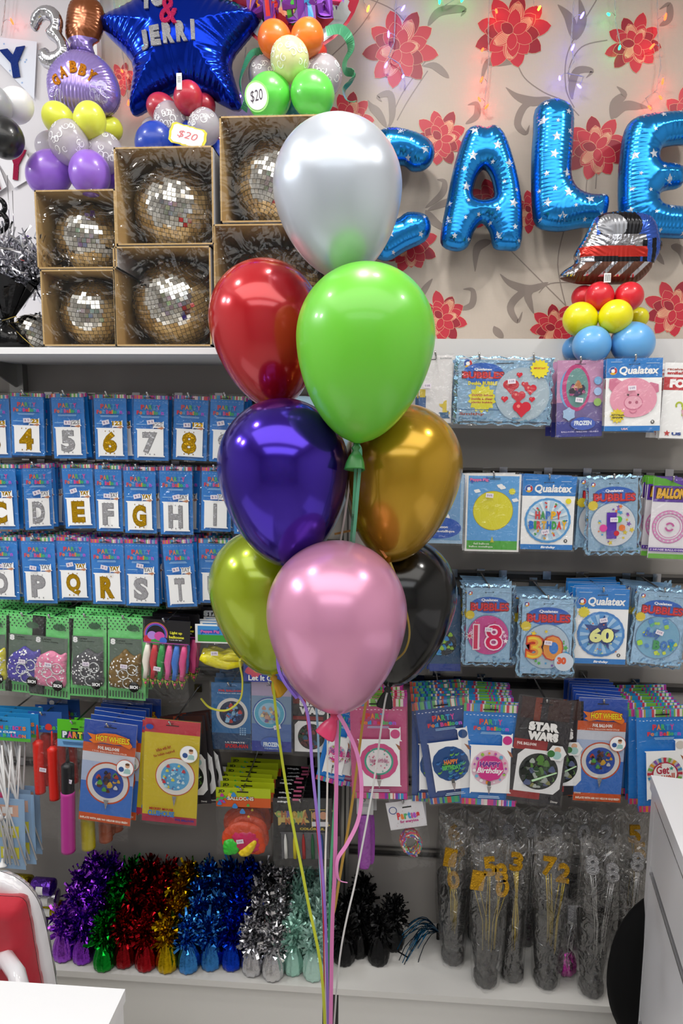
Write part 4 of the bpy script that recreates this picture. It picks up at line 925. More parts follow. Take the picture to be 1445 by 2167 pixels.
def d_qual(kind):
    def f(c):
        c.rect(0, 0, 1, .265, ink(QB)); c.rect(0, .93, 1, 1, ink(QB)); c.rect(.4, .07, .6, .095, INK, .002)
        qlogo(c, .12, .17, .075); c.text('Qualatex', .23, .11, .94, .235, PAPER, .035, shear=.15); c.lines(.05, .045, .3, .06, 1, ink('#bcd8f0')); c.lines(.7, .065, .95, .08, 1, ink('#bcd8f0'))
        c.disc(.86, .875, .035, INK, 16); c.text('S', .845, .862, .875, .888, PAPER, .03)
        if kind == 'pig':
            PK, PD = ink('#f0a0b8'), ink('#d87898')
            c.fan([(.06, .28), (.18, .27), (.34, .34), (.14, .48), (.05, .40)], PD); c.fan([(.94, .36), (.80, .33), (.68, .37), (.86, .50), (.95, .46)], PD)
            c.disc(.50, .545, .42, PK, 44, .02, 3, .36); c.disc(.5, .61, .17, PD, 30, 0, 1, .14); c.disc(.5, .605, .155, ink('#f4b0c4'), 30, 0, 1, .12)
            c.disc(.44, .605, .028, ink('#b85878'), 12); c.disc(.56, .605, .028, ink('#b85878'), 12); c.disc(.40, .50, .018, INK, 10); c.disc(.58, .50, .018, INK, 10)
            c.ring(.5, .70, .06, .075, PD, 16, .3, 2.8); c.star(.22, .79, .14, ink('#e8d020'), 12, .75); c.text('30"/76cm', .11, .765, .34, .79, INK, .04); c.text('SHAPE', .13, .80, .32, .825, INK, .04)
            c.text('USA', .3, .955, .42, .985, ink('#f0c8d0'), .04)
        if kind == 'hb':
            c.disc(.5, .60, .44, ink('#4f9fe0'), 60, .012, 22); c.disc(.5, .60, .40, ink('#bcdcf4')); rn = random.Random(9)
            for k in range(16):
                a = k*PI/8; c.fan([(.5, .6), (.5+.39*math.cos(a-.08), .6+.39*math.sin(a-.08)*c.w/c.h), (.5+.39*math.cos(a+.08), .6+.39*math.sin(a+.08)*c.w/c.h)], ink('#e8f4fc'))
            cs = [ink(x) for x in ('#d83a3a', '#3f9f4a', '#2a6fc8', '#e8b020')]
            for k in range(22):
                a, r = k*.571, rn.choice((.31, .35, .27)); u, v = .5+r*math.cos(a), .6+r*math.sin(a)*c.w/c.h; q = rn.uniform(0, 3); d = .032
                if .46 < v < .74 and abs(u-.5) < .3: continue
                c.fan([(u+d*math.cos(q+t), v+d*math.sin(q+t)*.6) for t in (0, 1.1, PI, PI+1.1)], rn.choice(cs))
            c.text('HAPPY', .25, .47, .75, .58, None, .06, cols=cs); c.text('BIRTHDAY', .14, .605, .86, .715, None, .06, cols=[cs[2], cs[1], cs[0], cs[3]])
            c.text('Birthday', .38, .945, .66, .985, PAPER, .03, shear=.2); c.disc(.87, .33, .055, ink('#e8d830'), 16)
        if kind == '60':
            c.star(.16, .31, .12, ink('#e8d830'), 12, .75); c.disc(.5, .60, .45, ink('#3f86d0'), 60, .012, 22); c.disc(.5, .60, .41, ink('#5fa4e4'))
            for k in range(14):
                a = k*PI/7; c.fan([(.5, .6), (.5+.40*math.cos(a-.1), .6+.40*math.sin(a-.1)*c.w/c.h), (.5+.40*math.cos(a+.1), .6+.40*math.sin(a+.1)*c.w/c.h)], ink('#a8d0f4'))
            c.star(.5, .58, .36, ink('#27408c'), 5, .45, .15)
            rn = random.Random(2)
            for k in range(18): c.star(.5+rn.uniform(-.33, .33), .6+rn.uniform(-.25, .25), .02, ink(rn.choice(['#e87830', '#f0f0a0', '#58c0a0'])), 5, .5)
            c.text('60', .26, .50, .76, .715, ink('#1a2f6c'), .10); c.text('60', .28, .51, .74, .705, ink('#eef09a'), .06); c.text('Birthday', .38, .945, .66, .985, PAPER, .03, shear=.2)
    return f
def d_bub(kind):
    def f(c):
        qlogo(c, .13, .10, .045); c.rect(.42, .08, .6, .10, INK, .002); c.lines(.7, .09, .94, .10, 1, ink('#7a8fa8'))
        w = kind == 'hearts'
        U0, U1, V0 = (.08, .50, .20) if w else (.14, .90, .20)
        c.disc((U0+U1)/2, V0+.045, (U1-U0)*.5, ink('#1f5fc0'), 30, 0, 1, (U1-U0)*(.26 if w else .22)); c.text('Qualatex', U0+.14*(U1-U0)*2, V0-.035, U1-.14*(U1-U0)*2, V0+.005, PAPER, .03)
        c.text('BUBBLES', U0-.01, V0+.01, U1+.01, V0+.125, ink('#7c1018'), .07); c.text('BUBBLES', U0+.006, V0+.024, U1, V0+.115, ink('#d82430'), .035)
        if w:
            c.text('Double BUBBLE', .14, .36, .44, .42, ink('#e8d830'), .05); c.star(.29, .62, .15, ink('#e0d830'), 14, .8)
            for i, t in enumerate(('SHAPED balloon', 'inside a clear', 'plastic bubble')): c.text(t, .18, .55+.055*i, .40, .585+.055*i, ink('#b83a3a'), .03)
            c.rect(.05, .78, .95, .79, ink('#2f5f90')); c.text('Smithy', .06, .83, .32, .88, ink('#9c4030'), .03); c.text('Plastic Balloon', .06, .895, .34, .93, ink('#2f6f98'), .02)
            c.disc(.70, .55, .28, ink('#9fb8cc'), 44); c.disc(.70, .55, .27, mat('#c0d4e2', .2, .3), 44)
            for u, v, r in ((.58, .43, .08), (.72, .40, .035), (.78, .47, .06), (.66, .58, .07), (.52, .62, .035), (.80, .62, .03), (.70, .76, .09), (.66, .26, .03)):
                c.disc(u-r*.45, v-r*.3, r*.58, ink('#d0283c'), 16); c.disc(u+r*.45, v-r*.3, r*.58, ink('#d0283c'), 16); c.fan([(u-r*.98, v-r*.1), (u+r*.98, v-r*.1), (u, v+r*1.5)], ink('#d0283c'))
                c.disc(u-r*.4, v-r*.4, r*.2, ink('#f08a80'), 10)
            c.star(.86, .17, .10, ink('#e8d830'), 14, .8); c.text('IMPORTANT', .80, .145, .92, .175, ink('#c03a3a'), .03)
        else:
            col = {'18': '#d84a9c', '30': '#b8ccdc', 'one': '#e4e8ee', 'boy': '#7fb8d8', 'minx': '#2a5fa0'}[kind]; cy = .62
            c.disc(.5, cy, .42, ink('#6f8fb0'), 44); c.disc(.5, cy, .405, mat(col, .25, .25, key='print'), 44)
            rn = random.Random(len(kind)+3)
            c.star(.13, .37, .10, ink('#e0c830'), 14, .8)
            pal = {'18': ['#f4c0dc', '#e02a70', '#f8e8f0'], '30': ['#e87830', '#58b84a', '#f0d030', '#7a4ab0', '#3f9fd8'], 'one': ['#e87830', '#58b84a', '#d84a9a', '#7a4ab0', '#3f9fd8', '#e0c830'], 'boy': ['#a8d84a', '#58b8a0', '#d8e84a', '#4f8fd8'], 'minx': ['#e0d040', '#4fa0e0', '#78c040']}[kind]
            for k in range(22):
                a, r = rn.uniform(0, 6.3), rn.uniform(.24, .37); u, v = .5+r*math.cos(a), cy+r*math.sin(a)*c.w/c.h; m = ink(rn.choice(pal))
                (c.star(u, v, rn.uniform(.02, .06), m, 5, .45, rn.random()) if kind != 'boy' else c.disc(u, v, rn.uniform(.02, .06), m, 14, .1, 4))
            if kind == '18': c.text('18', .19, .475, .80, .81, ink('#f8d8e8'), .05); c.text('18', .212, .49, .778, .795, ink('#d81e58'), .005); c.star(.13, .63, .09, PAPER, 8, .4); c.star(.13, .63, .06, ink('#d81e58'), 8, .4)
            if kind == '30': c.text('30', .13, .47, .80, .79, ink('#c83a28'), .10); c.text('30', .15, .485, .78, .775, ink('#f09838'), .05); c.text('3', .17, .50, .42, .76, ink('#f0d040'), -.01); c.disc(.63, .63, .08, ink('#2f7fd8'), 20, 0, 1, .11); c.disc(.82, .80, .17, mat('#d0dce8', .3, .2), 28); c.text('30', .70, .74, .86, .83, ink('#e0603a'), .08)
            if kind == 'one': c.text('1', .38, .46, .56, .80, ink('#5a2fa8'), .0); c.disc(.60, .55, .06, ink('#58b84a'), 16); c.disc(.66, .66, .06, ink('#e87830'), 16); c.disc(.32, .66, .07, ink('#d84a9a'), 16); c.disc(.56, .73, .05, ink('#c82a3a'), 16)
            if kind == 'boy': c.text('Baby', .22, .53, .56, .64, ink('#3f6fc0'), .03, shear=.3); c.text('BOY', .42, .65, .84, .77, None, .06, cols=[ink('#3f9f58'), ink('#3f7fd0'), ink('#2f8fc0')])
        rn = random.Random(3); m = mat('#9cc8e8', .12, .8, key='foil_glint')
        for k in range(16): u = rn.uniform(.03, .94); v = .90+rn.random()*.06; c.fan([(u, v), (u+.03, v-.015), (u+.05, v+.01), (u+.01, v+.02)], m)
    return f
def lic(bg, circle, ringc, texts, extra=None):
    def f(c):
        for (u0, v0, u1, v1, col) in bg: c.rect(u0, v0, u1, v1, ink(col))
        c.rect(.38, .045, .62, .06, INK, .001)
        if circle:
            u, v, r = circle
            for rr, col in ringc: c.disc(u, v, r*rr, ink(col), 40)
        if extra: extra(c)
        for t in texts:
            c.text(t[0], t[1], t[2], t[3], t[4], ink(t[5]), *(t[6:]))
    return f
def blobs(u, v, r, cols, n=40, seed=1, s=.05):
    def f(c):
        rn = random.Random(seed)
        for k in range(n):
            a, q = rn.uniform(0, 6.3), r*math.sqrt(rn.random()); c.disc(u+q*math.cos(a), v+q*math.sin(a)*c.w/c.h, s*rn.uniform(.4, 1), ink(rn.choice(cols)), 12, .18, 3)
    return f
def boy_badge(c, u, v, r, ring='#d05a30'):
    c.disc(u, v, r, ink(ring), 30); c.disc(u, v, r*.93, PAPER, 30); c.disc(u+r*.25, v-r*.30*c.w/c.h, r*.26, ink('#e0b090'), 16); c.disc(u+r*.25, v-r*.48*c.w/c.h, r*.25, ink('#6a4a34'), 16, 0, 1, r*.15)
    c.fan([(u-r*.15, v+.10*c.w/c.h*r*6), (u+r*.65, v+r*.6*c.w/c.h), (u+r*.6, v+r*.1*c.w/c.h), (u+r*.3, v), (u, v+r*.1*c.w/c.h)], ink('#a8d0cc')); c.disc(u-r*.4, v+r*.15*c.w/c.h, r*.3, ink('#3a5a98'), 16)
def seq(*fs):
    def f(c):
        for g in fs: g(c)
    return f
HW = ['#b83a24', '#4f9f3a', '#d8a828', '#2a4a98', '#5a2a1a', '#c8c8c8', '#1a1a28']
def hotw(c):
    c.fan([(.08, .12), (.22, .13), (.40, .105), (.62, .10), (.84, .125), (.95, .20), (.90, .23), (.80, .195), (.60, .205), (.38, .20), (.22, .215), (.12, .19), (.18, .17)], ink('#e87828'), (.5, .16))
    c.text('HOT WHEELS', .24, .125, .90, .19, ink('#8c1a18'), .06); c.text('HOT WHEELS', .25, .13, .89, .187, ink('#f0d82a'), .03)
d_hw = seq(lic([(0, 0, 1, .22, '#274fb0'), (0, .22, 1, .31, '#d85a24'), (0, .31, 1, .40, '#d8dce8'), (0, .40, 1, .60, '#b4c4e4'), (0, .60, 1, .92, '#3f78d0'), (0, .92, 1, 1, '#d85a24')],
    (.52, .60, .42), [(1.0, '#d05024'), (.93, '#e8e4e0'), (.72, '#2450b0')], [('FOIL BALLOON', .30, .235, .70, .27, '#f0ece8', .05), ('1 FOIL BALLOON WITH STICK', .2, .28, .86, .295, '#f0dcd0', .02), ('INFLATE WITH AIR! NO HELIUM REQUIRED!', .04, .948, .96, .975, '#f4e8d8', .04)],
    blobs(.52, .60, .22, HW, 36, 3, .06)), hotw, lambda c: (c.fan([(.47, .76), (.52, .86), (.57, .76)], SILP), boy_badge(c, .84, .42, .17)))
d_mick = seq(lic([(0, 0, 1, 1, '#d8c020'), (0, 0, 1, .13, '#c83040'), (0, .93, 1, 1, '#b8304c')], (.58, .54, .36), [(1.0, '#c83a30'), (.96, '#f0ece4'), (.72, '#5fb0e0')],
    [('Inflate with Air!', .22, .25, .50, .285, '#9a3028', .03, .35), ('No helium required!', .18, .30, .58, .335, '#9a3028', .03, .35), ('MICKEY MOUSE', .14, .845, .58, .87, '#b02a30', .05), ('CLUBHOUSE', .12, .875, .60, .928, '#2f7fd0', .04), ('FOIL BALLOON', .62, .935, .96, .96, '#2a3a90', .05)],
    blobs(.58, .54, .24, ['#a8dcf0', '#3f8fd0', '#e0d850', '#c83a48', '#78c8f0', '#d8f0f8'], 44, 6, .035)), lambda c: (c.disc(.10, .07, .07, ink('#2f4fa8'), 20, 0, 1, .05), boy_badge(c, .82, .30, .16, '#f0ece4'), c.fan([(.55, .72), (.59, .82), (.63, .72)], SILP)))
d_sw = seq(lic([(0, 0, 1, 1, '#2a262b'), (.05, 0, .35, .20, '#3a1c1a'), (.30, .0, .42, .22, '#7c3422'), (.55, .0, .95, .2, '#3c2420'), (0, .40, .62, .50, '#a82828'), (0, .90, .6, .965, '#a02424')], None, [],
    [('STAR', .22, .215, .78, .30, '#f4f2f0', .09), ('WARS', .22, .305, .78, .39, '#f4f2f0', .09), ('FOIL BALLOON', .05, .415, .40, .445, '#f0e0dc', .05), ('Disney', .80, .945, .93, .97, '#e0dcd8', .02)],
    lambda c: (c.fan([(.10, .55), (.22, .49), (.95, .49), (.95, .84), (.84, .90), (.10, .90)], PAPER), c.disc(.52, .695, .36, ink('#1c2420'), 40), blobs(.52, .70, .29, ['#3f5a34', '#58883a', '#8a8a5a', '#284a2c', '#5a6488', '#b0b8b0', '#182018'], 60, 8, .07)(c),
               c.fan([(.40, .77), (.84, .67), (.85, .68), (.42, .79)], ink('#c8f0c0')), c.fan([(.70, .42), (.88, .42), (.97, .49), (.88, .56), (.70, .56), (.62, .49)], ink('#f0f0f0')), c.disc(.80, .46, .06, ink('#e0b090'), 14), c.disc(.8, .51, .08, ink('#a8d0cc'), 14), c.disc(.69, .50, .07, ink('#3f7a3c'), 14))))
d_spid = seq(lic([(0, 0, 1, 1, '#2f6fa8'), (0, .75, 1, 1, '#24466c')], (.52, .45, .40), [(1.0, '#e0dcd8'), (.80, '#1c2a4c')], [('FOIL BALLOON', .2, .085, .78, .12, '#c83a34', .05), ('1 foil balloon with stick', .18, .13, .78, .15, '#c8d8e4', .02), ('ULTIMATE', .35, .86, .85, .885, '#d0d0d0', .03), ('SPIDER-MAN', .35, .895, .93, .955, '#c8302c', .03)],
    lambda c: (blobs(.52, .45, .27, ['#b83030', '#3f78b8', '#8cb8d8', '#1c3060'], 40, 4, .06)(c), [c.rect(.72+.06*k, .65+.03*j, .76+.06*k, .67+.03*j, ink('#8cb0d0')) for k in range(3) for j in range(4)])))
d_froz = seq(lic([(0, 0, 1, 1, '#b8a8c8'), (0, .2, 1, .6, '#7c98b8'), (0, .6, 1, 1, '#5878b8'), (0, .85, 1, 1, '#2f3fa0')], (.45, .45, .42), [(1.0, '#3f5fa8'), (.93, '#d0e4f0'), (.88, '#58b0d0'), (.66, '#9cc8e4')], [('FROZEN', .30, .855, .70, .92, '#e0ecf8', .05), ('FOIL BALLOON', .33, .94, .67, .96, '#b8d0f0', .03)],
    lambda c: (blobs(.45, .45, .22, ['#b89878', '#e8d8a8', '#7a5a90', '#6fa8d0', '#c89c8c'], 30, 5, .06)(c), c.disc(.5, .87, .27, ink('#4f6fc0'), 24, 0, 1, .16))))
d_anna = seq(lic([(0, 0, 1, .55, '#c890b8'), (0, .55, 1, 1, '#7868a0'), (0, .80, 1, 1, '#3a3f98')], None, [], [('FROZEN', .38, .79, .76, .85, '#e8f0fc', .05), ('BALLOON - BALLON - GLOBO', .10, .925, .92, .945, '#d0c8e8', .03)],
    lambda c: (c.disc(.30, .37, .24, ink('#78a8d8'), 30, 0, 1, .42), c.disc(.42, .36, .31, ink('#c83880'), 30, 0, 1, .50), c.disc(.44, .36, .24, ink('#6a9a98'), 30, 0, 1, .42), blobs(.44, .38, .16, ['#3a2a58', '#a83878', '#b87848', '#281c30', '#d8a888'], 26, 7, .07)(c),
               [c.disc(.88, .27+.14*k, .085, ink(['#78b0e0', '#a8c8f0', '#98c068'][k]), 18) for k in range(3)], c.star(.26, .70, .15, ink('#a8c8ec'), 6, .8), c.disc(.57, .83, .27, ink('#3f5fc0'), 24, 0, 1, .14))))
d_pep = lic([(0, 0, 1, 1, '#f4f2f0'), (.035, .025, .965, .975, '#5fa8e8'), (.035, .86, .965, .975, '#4fae3a')], (.50, .47, .37), [(1.0, '#b8a818'), (.97, '#e8e02a')],
    [('Peppa Pig', .06, .055, .40, .10, '#e878b0', .07), ('foil balloon', .16, .885, .45, .912, '#e8f4e0', .03), ('ballon metallique', .08, .925, .52, .955, '#e8f4e0', .03)],
    lambda c: ([c.disc(u, v, .06, PAPER, 14, .15, 4, .035) for u, v in ((.20, .22), (.62, .15), (.66, .17), (.9, .33))], c.star(.84, .22, .07, ink('#e8e02a'), 10, .7), c.rect(.05, .035, .42, .12, ink('#4a5fc8'), .006), c.rect(.42, .06, .62, .075, INK, .001), c.fan([(.5, .8), (.47, .88), (.54, .88)], ink('#c8c830'))))
d_head = lambda bg, t, col, v0=.3, v1=.7: (lambda c: (c.rect(.4, .08, .6, .14, INK, .001), c.text(t, .12, v0, .88, v1, ink(col), .05)))
def d_plainblue(c): c.rect(.04, .03, .96, .97, ink('#78a8d8'), .004); c.disc(.4, .60, .26, PAPER, 20, .1, 5, .22); c.disc(.4, .77, .56, ink('#2f5fc0'), 30, 0, 1, .28); c.text('balloon', .30, .735, .62, .775, PAPER, .03); c.text('ballon metallique', .05, .80, .80, .845, PAPER, .03)
def d_minion(c): c.rect(.35, .05, .5, .07, INK, .001); c.text('ILLUSTRATION', .62, .03, .96, .055, ink('#a0a4a8'), .02); c.rect(.0, .60, .22, .86, ink('#4a6a9c')); c.rect(.03, .50, .20, .62, ink('#d8c040')); c.rect(.62, .66, .96, .92, ink('#e0c84a'), .01); c.rect(.62, .82, .96, .95, ink('#3f6890'), .004)
def d_foil(c): c.text('FOIL BALLOON', .12, .22, 1.9, .32, ink('#c83a3a'), .08); c.rect(.0, .19, 1.0, .36, ink('#c83038')); c.text('FOIL', .14, .215, .70, .33, PAPER, .08); c.text('receive a', .06, .07, .5, .10, ink('#b85a4a'), .03); c.text('smile!', .06, .115, .42, .155, ink('#c83a3a'), .05); c.ring(.4, .56, .05, .09, ink('#b8c830'), 20, 2.5, 6.8); c.rect(.47, .56, .50, .70, ink('#b8c830')); c.fan([(.45, .62), (.80, .62), (.68, .80), (.55, .80)], ink('#e8b0c4')); c.text('US', .28, .92, .5, .96, ink('#2a4a98'), .06); c.star(.17, .935, .08, ink('#c83a3a'))
def d_ballon(c):
    c.rect(0, 0, 1, .10, ink('#58a828')); c.fan([(.3, 0), (1, .12), (1, 0)], ink('#58309c')); c.rect(.02, .09, .98, .29, ink('#58309c')); c.text('BALLON', .08, .11, .92, .26, ink('#3a1408'), .14); c.text('BALLON', .10, .12, .90, .25, ink('#e8b028'), .07, 0, .2)
    for r0, r1 in ((.44, .47), (.36, .385), (.30, .315)): c.ring(.52, .60, r0, r1, ink('#d87ab8'), 36)
    for k in range(22): c.disc(.52+.415*math.cos(k*.2856), .60+.415*math.sin(k*.2856)*c.w/c.h, .035, ink('#e0a0cc'), 10)
    c.ring(.52, .60, .08, .13, ink('#c85aa0'), 20, .5, 3); c.ring(.52, .6, .08, .13, ink('#c85aa0'), 20, 3.7, 6.1); c.rect(0, .865, 1, .91, ink('#58309c')); c.rect(0, .94, 1, 1, ink('#68b038')); c.text('1 HUGE BALLOON', .05, .875, .95, .90, ink('#e0d0f0'), .04)

HK = mat('#c0c0c0', .22, 1., key='hook_chrome')
def hook(x, z, Y, label, back=WY):
    q = MB(); q.tube([(0, back-Y-.001, .004), (0, .02, .002), (0, .004, .001), (-.002, -.008, .004), (-.005, -.014, .016)], .0028, HK, 8)
    o = q.build('peg_hook', None, (x, Y, z)); tag(o, label, 'hook', 'steel peg hooks of the displays'); p = MB(); p.box((-.012, back-Y-.009, -.01), (.012, back-Y-.001, .016), HK); p.build('hook_plate', o)
def wrapper(T, w, h, seed, mg=.004, bul=.006, yf=-.004):
    rn = random.Random(seed); a, b = rn.uniform(0, 6), rn.uniform(0, 6); q = MB()
    q.grid(lambda u, v: ((u-.5)*(w+2*mg), yf-bul*(.4+.3*math.sin(7*u+a)*math.sin(5*v+b))*math.sin(PI*min(1, max(0, u*.96+.02)))**.5, mg*1.4-(h+2.6*mg)*v), 9, 13, FILM)
    q.build('clear_wrapper', T)
def sticker(T, x, z, y, rot, seed=0, w=.021, h=.0125, price='$ 5'):
    q = MB(); q.box((-w/2, -.0004, -h/2), (w/2, 0, h/2), mat('#ece4ee', .5, key='sticker')); rn = random.Random(seed)
    q.add([(-w*.32+(a)*w*.64, -.0007, (b-.5)*h*.5) for a, b, _ in text_geo(price)[0]], text_geo(price)[1], ink('#6a3f88')); q.build('price_sticker', T, (x, y, z), (0, rot, 0))
nrow = {}
def pack(px, Y, draw, base, label, roll=0., yaw=0., name='balloon_packet', cat='balloon packet', back=0, dY=.026, blabel=None, stick=None, wrap=True, hk=True, rr=0., hooks=None, group=None, jit=.010, foilp=False, bgroup=None, maxY=WY-.02):
    x0, y0, x1, y1 = px; a = P((x0+x1)/2, y0, Y); w = (P(x1, (y0+y1)/2, Y)-P(x0, (y0+y1)/2, Y)).x; h = a.z-P((x0+x1)/2, y1, Y).z
    T = thing(name, label, cat, a, (0, roll, yaw), group); c = Card(w, h, base, .0012 if not foilp else .003, rr)
    draw(c); c.build('printed_card' if not foilp else 'foil_pouch', T)
    if foilp:
        e = MB(); n = 60; base2 = mat('#9cc8ea', .16, .9, bump=.6, bscale=60, key='pouch_foil'); rn = random.Random(int(x0)); o = []
        for k in range(n):
            t = 4*k/n; s = int(t); f_ = t-s; m_ = .0035*math.sin(k*2.2)+.0025*rn.random()
            x, z = [((-.5+f_)*w, m_), (w/2+m_, -f_*h), ((.5-f_)*w, -h-m_), (-w/2-m_, -h+f_*h)][s]; o.append((x, .0005*math.sin(k*1.7), z))
        inn = [(p[0]*.93, -.0022, -h/2+(p[2]+h/2)*.95) for p in o]; e.add(o+inn, [(i, n+i, n+(i+1) % n, (i+1) % n) for i in range(n)], base2, True); e.build('crimped_edge', T)
    rn = random.Random(int(x0*3+y0))
    if wrap: wrapper(T, w, h, int(x0+y0))
    if stick: sticker(T, (stick[0]-.5)*w, -stick[1]*h, -.012 if wrap else -.005, rn.uniform(-.3, .3), int(x0), price='$ 15.95' if foilp else ('$ 5' if base is BL else ('$ 10.95' if y0 < 800 else '$ 6.95')))
    if hk:
        for hu in (hooks or (.5,)): 
            p = Matrix.Rotation(roll, 3, 'Y') @ Vector(((hu-.5)*w, 0, -.035*h)); hook(a.x+p.x, a.z+p.z, Y-.006, 'steel peg hook carrying the %s' % ' '.join(label.split()[:8]))
    k = 0
    while k < back and Y+dY*(k+1) < maxY:
        k += 1
        dup(T, (a.x+rn.uniform(-jit, jit), Y+dY*k, a.z+rn.uniform(-.003, .002)), (0, roll*.5+rn.uniform(-.05, .05), yaw+rn.uniform(-.08, .08)), blabel or ('hanging on the same hook behind the '+' '.join(label.split()[:9])),
            bgroup or ('spare packets behind the '+' '.join(label.split()[:6])), skip=('clear_wrapper', 'price_sticker', 'crimped_edge'))
    return T
BL = mat('#1f86e0', .4, key='blue_card')
YF = 1.93
NW = dict(zip('0123456789', 'zero one two three four five six seven eight nine'.split()))
names = {True: 'gold', False: 'silver'}
rowA = [('3', 1, -48, 836, 18, 968, 0), ('4', 1, 22, 832, 91, 964, .02), ('5', 0, 108, 833, 176, 970, -.01), ('6', 1, 198, 835, 266, 972, 0), ('7', 0, 283, 837, 355, 974, .02), ('8', 1, 369, 838, 441, 974, .05), ('9', 0, 446, 838, 516, 978, .04)]
rowB = [('C', 1, -40, 983, 31, 1120, -.02), ('D', 0, 51, 983, 104, 1120, 0), ('E', 1, 130, 983, 194, 1118, -.03), ('F', 0, 200, 985, 256, 1124, 0), ('G', 1, 261, 988, 328, 1128, 0), ('H', 0, 337, 988, 406, 1131, 0), ('I', 0, 427, 990, 490, 1124, .03), ('J', 1, 494, 992, 556, 1130, 0)]
rowC = [('O', 0, -36, 1136, 35, 1268, 0), ('P', 0, 44, 1137, 114, 1276, -.01), ('Q', 1, 119, 1137, 188, 1270, -.01), ('R', 1, 191, 1141, 260, 1278, -.01), ('S', 0, 263, 1142, 333, 1282, 0), ('T', 0, 343, 1142, 406, 1284, -.06), ('U', 0, 420, 1142, 490, 1276, .0), ('V', 1, 494, 1142, 560, 1276, .0)]
for R, nums in ((rowA, True), (rowB, False), (rowC, False)):
    for ch, g, x0, y0, x1, y1, ro in R:
        pack((x0, y0, x1, y1), YF+random.uniform(-.01, .01), d_party(ch, g, nums, x0), BL, 'blue hanging packet picturing a %s foil %s %s balloon' % (names[bool(g)], 'numeral' if nums else 'letter', NW.get(ch, ch)), roll=ro, yaw=.5 if ch == 'D' else 0,
             back=4, dY=.03, stick=(random.uniform(.35, .55), random.uniform(.38, .46)), blabel='spare blue packet on the hook behind the %s %s packet' % (names[bool(g)], NW.get(ch, ch)), bgroup='spare packets behind the %s %s' % (names[bool(g)], ch))
# right displays, first row
YR = 1.94
LB = mat('#a8d0f0', .2, .55, bump=.35, bscale=50, key='pouch_front')
pack((888, 752, 958, 895), YR, d_minion, mat('#ece9ea', .4), 'plain white card with small yellow and denim blue corner blocks', back=3, stick=(.25, .45), cat='balloon packet')
pack((964, 756, 1170, 898), YR-.01, d_bub('hearts'), LB, 'wide pale blue foil pouch with red hearts inside a clear bubble', foilp=True, rr=.008, hooks=(.25, .80), back=5, dY=.022, stick=(.58, .36), wrap=True, roll=.01)
pack((1178, 762, 1278, 924), YR, d_anna, mat('#b88ab0', .4), 'pink and violet packet with large oval balloon and three small ones', back=4, roll=-.03, stick=(.46, .52), yaw=.1)
pack((1284, 758, 1402, 912), YR-.01, d_qual('pig'), PAPER, 'white and blue packet picturing a pink pig head balloon', back=5, dY=.022, stick=(.45, .41), roll=-.02)
pack((1408, 768, 1500, 928), YR, d_foil, PAPER, 'white packet with red FOIL banner at the right edge of the frame', back=4, roll=.02)
# second row
pack((898, 1005, 982, 1150), YR, d_plainblue, mat('#a8c8e4', .4), 'pale blue sky packet half hidden by the gold balloon', back=3)
pack((988, 1003, 1103, 1167), YR, d_pep, PAPER, 'white-edged blue packet with yellow round balloon over green grass', back=2, roll=-.0, stick=(.42, .27))
pack((1107, 1008, 1218, 1163), YR, d_qual('hb'), PAPER, 'white and blue packet with HAPPY BIRTHDAY in building-brick letters', back=3, stick=(.45, .75))
pack((1240, 1008, 1356, 1172), YR-.01, d_bub('one'), LB, 'pale blue foil pouch with purple number 1 on its bubble', foilp=True, rr=.008, back=4, dY=.03, jit=.022, roll=-.04, stick=(.50, .55))
pack((1384, 1013, 1462, 1182), YR-.01, d_ballon, mat('#ece8ee', .35), 'white packet with pink round lace print and purple header', back=4, dY=.025, jit=.02, roll=.02)
# third row
pack((908, 1262, 974, 1420), YR+.01, seq(lambda c: (c.rect(0, .90, 1, 1, ink('#1f3f98')), c.disc(.45, .62, .42, ink('#28323c'))), blobs(.45, .62, .36, ['#2f8fd8', '#9ccf3a', '#10181c', '#4fb0e8', '#182838'], 40, 3, .09)), mat('#31557c', .2, .4), 'dark blue packet half hidden behind the black balloon', back=6, dY=.02, roll=-.03)
pack((982, 1238, 1088, 1407), YR-.03, d_bub('18'), LB, 'pale blue foil pouch with pink number 18 bubble', foilp=True, rr=.008, back=7, dY=.02, stick=(.50, .54), roll=-.01)
pack((1100, 1262, 1220, 1432), YR-.05, d_bub('30'), LB, 'pale blue foil pouch with orange number 30 bubble, hanging lowest', foilp=True, rr=.008, back=8, dY=.02, stick=(.52, .56), roll=.0)
pack((1220, 1246, 1332, 1405), YR-.03, d_qual('60'), PAPER, 'white and blue packet with yellow number 60 on a blue star', back=7, dY=.02, stick=(.52, .40))
pack((1348, 1247, 1462, 1412), YR-.03, d_bub('boy'), LB, 'blue foil pouch with Baby BOY bubble at the right edge', foilp=True, rr=.008, back=7, dY=.02, stick=(.50, .54), roll=.07)
# fourth row
YQ = 1.89
PKB = mat('#d8568e', .4, key='pink_card'); NVB = mat('#2c4f96', .4, key='navy_card')
for k, (dx, ro, b) in enumerate(((0, .22, BL), (8, .16, PKB), (14, .10, BL))):
    pack((706+dx, 1492, 766+dx, 1660), YQ+.02+.01*k, d_bigparty(None, 'hb'), b, ['leftmost blue packet of the tilted fan behind the pink packet', 'pink packet in the middle of the tilted fan', 'blue packet of the tilted fan nearest the pink packet'][k], roll=ro, hk=False, wrap=False, cat='balloon packet')
pack((740, 1478, 858, 1688), YQ, d_bigparty(None, 'pink'), PKB, 'pink packet with pink-rimmed white round balloon', back=7, dY=.022, roll=-.035, blabel='spare striped packet behind the pink packet')
pack((872, 1490, 976, 1695), YQ+.012, d_bigparty(None, 'dino', True), NVB, 'navy packet tucked half behind the dinosaur-print packet', roll=-.02, hk=False)
